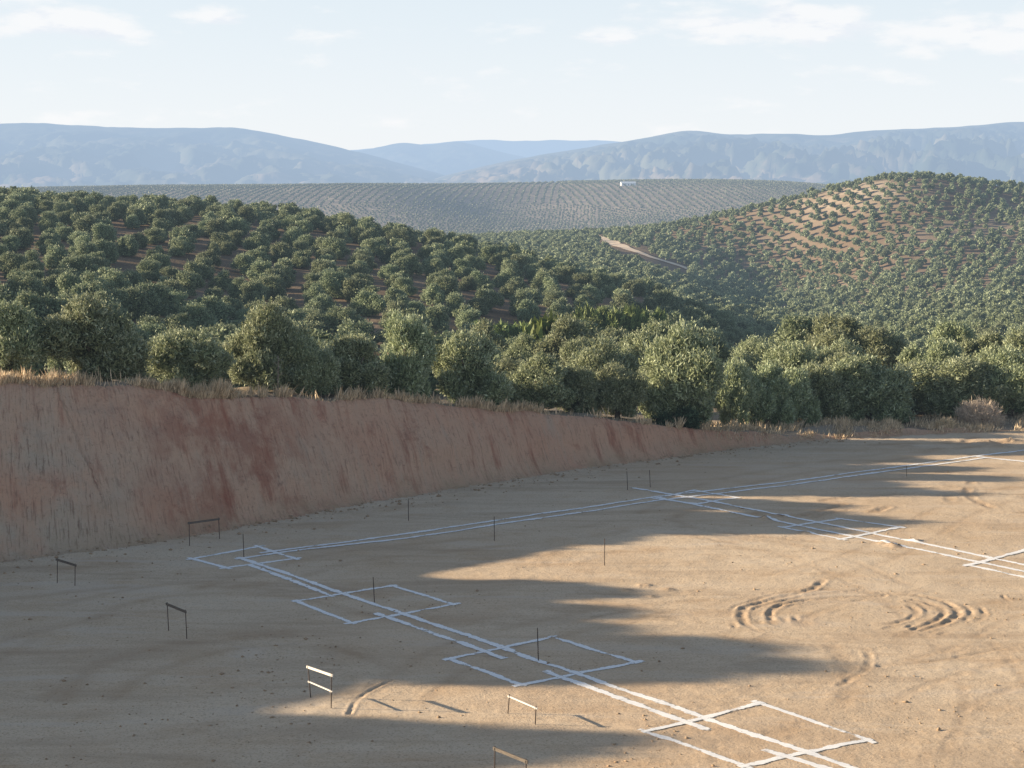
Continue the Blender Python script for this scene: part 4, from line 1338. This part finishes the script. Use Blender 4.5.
# milky haze low in the sky, stretched upward to add ambient fill
haze = wr(el, .03, .36, 1.0, 0.0)
HK = 1 / SKY_K
base = wmix(wm('MULTIPLY', haze, .93), scl.outputs[0], (.925 * HK, .955 * HK, .985 * HK))
veil = wm('MULTIPLY', wr(el, .0, .12, 0, 1), wr(el, .13, .30, 1, 0))
base = wmix(wm('MULTIPLY', veil, .45), base, (.715 * HK, .85 * HK, .965 * HK))
# low cumulus far away
cv = N('ShaderNodeCombineXYZ'); nt.links.new(wm('MULTIPLY', az, 22.0), cv.inputs[0]); nt.links.new(wm('MULTIPLY', el, 70.0), cv.inputs[1]); cv.inputs[2].default_value = 3.7
cn = N('ShaderNodeTexNoise'); nt.links.new(cv.outputs[0], cn.inputs['Vector'])
cn.inputs['Scale'].default_value = 1.0; cn.inputs['Detail'].default_value = 7; cn.inputs['Roughness'].default_value = .55


def gaus(a0_, sa, e0, se):
    da = wm('DIVIDE', wm('SUBTRACT', az, a0_), sa); de = wm('DIVIDE', wm('SUBTRACT', el, e0), se)
    return wm('POWER', math.e, wm('MULTIPLY', wm('ADD', wm('MULTIPLY', da, da), wm('MULTIPLY', de, de)), -1.0))


R_ = math.radians
m_ = gaus(R_(-13.5), R_(3.2), R_(5.3), R_(.55))
for g_ in (gaus(R_(-9.5), R_(1.6), R_(5.55), R_(.35)), gaus(R_(8), R_(3.6), R_(5.3), R_(.6)), gaus(R_(14.5), R_(4.2), R_(5.1), R_(.65)), gaus(R_(3), R_(1.3), R_(5.0), R_(.35)), gaus(R_(-17), R_(3), R_(6.5), R_(.5))):
    m_ = wm('MAXIMUM', m_, g_)
cl = wr(wm('ADD', cn.outputs['Fac'], wm('MULTIPLY', wm('SUBTRACT', m_, 1.0), .26)), .27, .50)
base = wmix(wm('MULTIPLY', cl, .85), base, (.965 * HK, .97 * HK, .98 * HK))
cn2 = N('ShaderNodeVectorMath', operation='ADD'); nt.links.new(cv.outputs[0], cn2.inputs[0]); cn2.inputs[1].default_value = (-.12, .5, 0)
cnb = N('ShaderNodeTexNoise'); nt.links.new(cn2.outputs[0], cnb.inputs['Vector'])
cnb.inputs['Scale'].default_value = 1.0; cnb.inputs['Detail'].default_value = 6; cnb.inputs['Roughness'].default_value = .55
sh = wm('MULTIPLY', cl, wr(wm('SUBTRACT', cnb.outputs['Fac'], cn.outputs['Fac']), -.02, .16))
base = wmix(wm('MULTIPLY', sh, .55), base, (.70 * HK, .78 * HK, .90 * HK))
bg = N('ShaderNodeBackground'); nt.links.new(base, bg.inputs[0]); bg.inputs[1].default_value = SKY_K
out = N('ShaderNodeOutputWorld'); nt.links.new(bg.outputs[0], out.inputs[0])

sd_ = bpy.data.lights.new('sun', 'SUN'); sd_.energy = 11.0; sd_.angle = math.radians(.53); sd_.color = (1.0, .81, .57)
so = bpy.data.objects.new('sun', sd_); col.objects.link(so)
from mathutils import Vector
so.rotation_euler = Vector((SDX * math.cos(SUN_EL), SDY * math.cos(SUN_EL), -math.sin(SUN_EL))).to_track_quat('-Z', 'Y').to_euler()
so.location = (-60, 40, 60)

cam = bpy.data.cameras.new('camera'); co = bpy.data.objects.new('camera', cam); col.objects.link(co)
cam.sensor_fit = 'HORIZONTAL'; cam.sensor_width = 36.0; cam.lens = 36.0 * F / 1024
cam.clip_start = .5; cam.clip_end = 80000
co.location = (0, 0, HC); co.rotation_euler = (math.pi / 2 - TILT, 0, 0)
scene.camera = co
scene.view_settings.view_transform = 'Standard'; scene.view_settings.look = 'None'
scene.view_settings.exposure = 0; scene.view_settings.gamma = 1
scene.cycles.max_bounces = 5; scene.cycles.diffuse_bounces = 3; scene.cycles.transparent_max_bounces = 12
